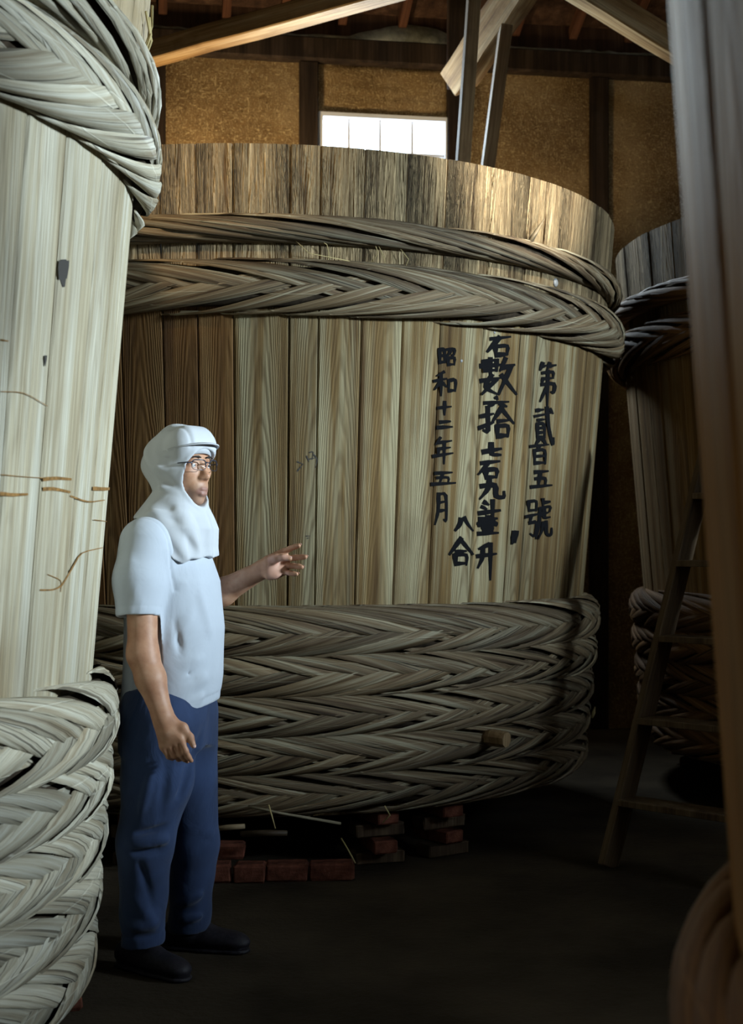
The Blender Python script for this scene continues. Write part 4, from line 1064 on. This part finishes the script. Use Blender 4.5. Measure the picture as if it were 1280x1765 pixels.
# hood: crown, nape, cape; one cloth
Hd = Field((-0.83, 4.24, 1.20), (-0.43, 4.78, 1.77), 0.0036)
Hd.ell(hp(-0.012, 0, 0.022), (.112, .096, .112), AX, 0.0)
Hd.ell(hp(-0.046, 0, 0.020), (.092, .093, .082), AX, 0.03)
Hd.cone(hp(0.045, -.035, .072), hp(0.045, .035, .072), .056, .056, 0.02)
Hd.cone(hp(0.052, -.03, .098), hp(0.052, .03, .098), .036, .036, 0.012)
Hd.cone(hp(-0.01, -.02, .10), hp(-0.01, .02, .10), .038, .038, 0.03)
Hd.loft([(1.22, -0.622, 4.505, .114, .192), (1.30, -0.624, 4.505, .114, .195), (1.36, -0.630, 4.505, .116, .188), (1.42, -0.632, 4.50, .124, .170), (1.46, -0.637, 4.50, .118, .145), (1.50, -0.632, 4.50, .098, .112), (1.54, -0.618, 4.50, .085, .092), (1.60, -0.612, 4.50, .09, .088)], FT, 0.03, p=2.2)
x, y, z = Hd.grid()
rx, ry, rz_ = x - HC[0], y - HC[1], z - HC[2]
f_ = rx * Fd[0] + ry * Fd[1]; l_ = rx * Ld[0] + ry * Ld[1]
ang_ = np.arctan2(l_, f_ + .03)
Hd.d -= (0.0055 * np.sin(ang_ * 9 + 16 * (rz_ + .2)) * np.clip((-.10 - rz_) / .08, 0, 1)).astype(np.float32)
Hd.d -= (0.004 * np.sin(ang_ * 7 + 30 * rz_ + 2 * np.sin(20 * rz_)) * np.clip((-.01 - f_) / .05, 0, 1) * np.clip((rz_ + .08) / .05, 0, 1) * np.clip((.10 - rz_) / .04, 0, 1)).astype(np.float32)
def hridge(p0, p1, wd, amp):
    a = W(*p0); b = W(*p1); v = b - a
    t = np.clip(((x - a[0]) * v[0] + (y - a[1]) * v[1] + (z - a[2]) * v[2]) / float(v @ v), 0, 1)
    d2 = (x - a[0] - t * v[0])**2 + (y - a[1] - t * v[1])**2 + (z - a[2] - t * v[2])**2
    Hd.d -= (amp * np.sin(np.pi * np.clip(t * .8 + .15, 0, 1)) * np.exp(-d2 / wd**2)).astype(np.float32)
for q in (((268, 880, 4.36), (330, 975, 4.34), .016, .014), ((290, 880, 4.37), (345, 962, 4.36), .016, -.008), ((305, 880, 4.38), (355, 960, 4.38), .016, .014), ((328, 885, 4.40), (362, 945, 4.40), .014, -.006), ((255, 890, 4.34), (305, 960, 4.33), .014, -.006),
          ((250, 866, 4.38), (318, 880, 4.38), .014, -.006), ((245, 878, 4.36), (310, 892, 4.37), .013, .011), ((262, 815, 4.42), (300, 838, 4.41), .012, -.010), ((262, 838, 4.42), (312, 850, 4.41), .010, .008),
          ((258, 770, 4.42), (300, 795, 4.39), .014, -.009), ((275, 760, 4.41), (290, 800, 4.39), .012, .008), ((255, 800, 4.42), (285, 815, 4.40), .013, .008)): hridge(*q)
# hem of the cape: low at the chest, high at the back
wav = 0.0025 * np.sin(ang_ * 7 + .6)
zh = np.interp(np.ravel(x + 0 * y), [-.80, -.745, -.70, -.655, -.615, -.590, -.565, -.50, -.45], [1.465, 1.448, 1.418, 1.372, 1.318, 1.305, 1.325, 1.328, 1.33]).reshape((x + 0 * y).shape).astype(np.float32)
Hd.d = np.maximum(Hd.d, ((zh - z) * .75 + wav).astype(np.float32))
# face opening
e = np.sqrt((l_ / np.where(l_ > 0, .10, .066))**2 + ((rz_ + .033) / .094)**2)
opening = np.maximum((e - 1) * .066, .012 - f_ - 1.0 * np.maximum(0, l_) )
Hd.d = np.maximum(Hd.d, -opening.astype(np.float32))
Hd.d -= (0.0035 * np.exp(-(((e - 1.06) * .07) / .006)**2) * (f_ > 0)).astype(np.float32)
# pleats pressed in over the brow
Hd.d += (0.004 * np.exp(-((l_ + .055) / .006)**2) * np.clip((rz_ - .05) / .02, 0, 1) * (f_ > -.03)).astype(np.float32)
hood = Hd.mesh('hood', MT['hoodcloth'], man, 2)
# brow band and front panel of the cap
def band(name, prof, a0, a1, n, th, mat):
    """prof: list of (radius f, radius l, z(angle)) rings -> a curved strip with thickness"""
    v = []; f = []
    for i in range(n + 1):
        an = a0 + (a1 - a0) * i / n
        for (rf, rl, zf, cf) in prof:
            for s_ in (0, th):
                v.append(hp(cf + (rf + s_) * math.cos(an), (rl + s_) * math.sin(an), zf(an)))
    m = len(prof)
    for i in range(n):
        for k in range(m - 1):
            a = i * 2 * m + 2 * k; b = a + 2; c = (i + 1) * 2 * m + 2 * k; dd_ = c + 2
            f += [(a+1, c+1, dd_+1, b+1), (a, b, dd_, c)]
        a = i*2*m; c = (i+1)*2*m; f += [(a, c, c+1, a+1)]
        a += 2*(m-1); c += 2*(m-1); f += [(a, a+1, c+1, c)]
    o = link(name, mesh(name, v, f), mat, man, True)
    bmx = bmesh.new(); bmx.from_mesh(o.data); bmesh.ops.recalc_face_normals(bmx, faces=bmx.faces[:]); bmx.to_mesh(o.data); bmx.free()
    return o
band('cap_band', [(.101, .088, lambda a: .010 + .034 * max(0, math.cos(a))**1.3, -.006), (.1035, .0905, lambda a: .032 + .028 * math.cos(a), -.006), (.104, .091, lambda a: .046 + .030 * math.cos(a), -.006)], R(-82), R(82), 28, .004, MT['hoodcloth'])
# brim
v = []; f = []; n = 28; m = 5
for s_ in (0, 1):
    for i in range(n + 1):
        an = R(-74) + R(148) * i / n
        ext = 0.036 * max(0.0, math.cos(an * 90 / 76))**0.55
        for k in range(m + 1):
            t = k / m
            v.append(hp(-.006 + (.103 + ext * t) * math.cos(an), (.090 + ext * t * .8) * math.sin(an), .046 + .030 * math.cos(an) - .004 * t * t + (0.004 if s_ else 0)))
for s_ in (0, 1):
    b0 = s_ * (n + 1) * (m + 1)
    for i in range(n):
        for k in range(m):
            q = b0 + i * (m + 1) + k; ff = (q, q + 1, q + m + 2, q + m + 1); f.append(ff if s_ else ff[::-1])
b1 = (n + 1) * (m + 1)
for i in range(n):
    q = i * (m + 1) + m; f.append((q, q + b1, q + m + 1 + b1, q + m + 1))
link('cap_brim', mesh('cap_brim', v, f), MT['hoodcloth'], man, True)
# spectacles
spec = empty('spectacles', (0, 0, 0), 0, man)
for sgn in (-1, 1):
    outline = []
    for i in range(28):
        an = 2 * math.pi * i / 28; c_, s_ = math.cos(an), math.sin(an)
        l = .0335 + .0245 * (abs(c_)**.6) * (1 if c_ > 0 else -1); zq = .006 + .0165 * (abs(s_)**.65) * (1 if s_ > 0 else -1)
        outline.append(hp(.115 - 1.6 * max(0, l - .01)**2 * 4, sgn * l, zq))
    v = [sum(outline) / len(outline)] + outline
    link('lens', mesh('lens', v, [(0, i + 1, (i + 1) % 28 + 1) for i in range(28)]), MT['lens'], spec)
    top = [p for p, i in zip(outline, range(28)) if i <= 15]; low = outline[15:] + outline[:1]
    tube('rim', top, .0021, MT['specs'], spec, 6); tube('lower_rim', low, .0010, MT['specs'], spec, 5)
    tube('temple', [hp(.102, sgn * .058, .012), hp(.085, sgn * .071, .013), hp(.02, sgn * .079, .010)], .002, MT['specs'], spec, 6)
tube('nose_bridge', [hp(.1145, -.010, .012), hp(.1175, 0, .0145), hp(.1145, .010, .012)], .0018, MT['specs'], spec, 6)
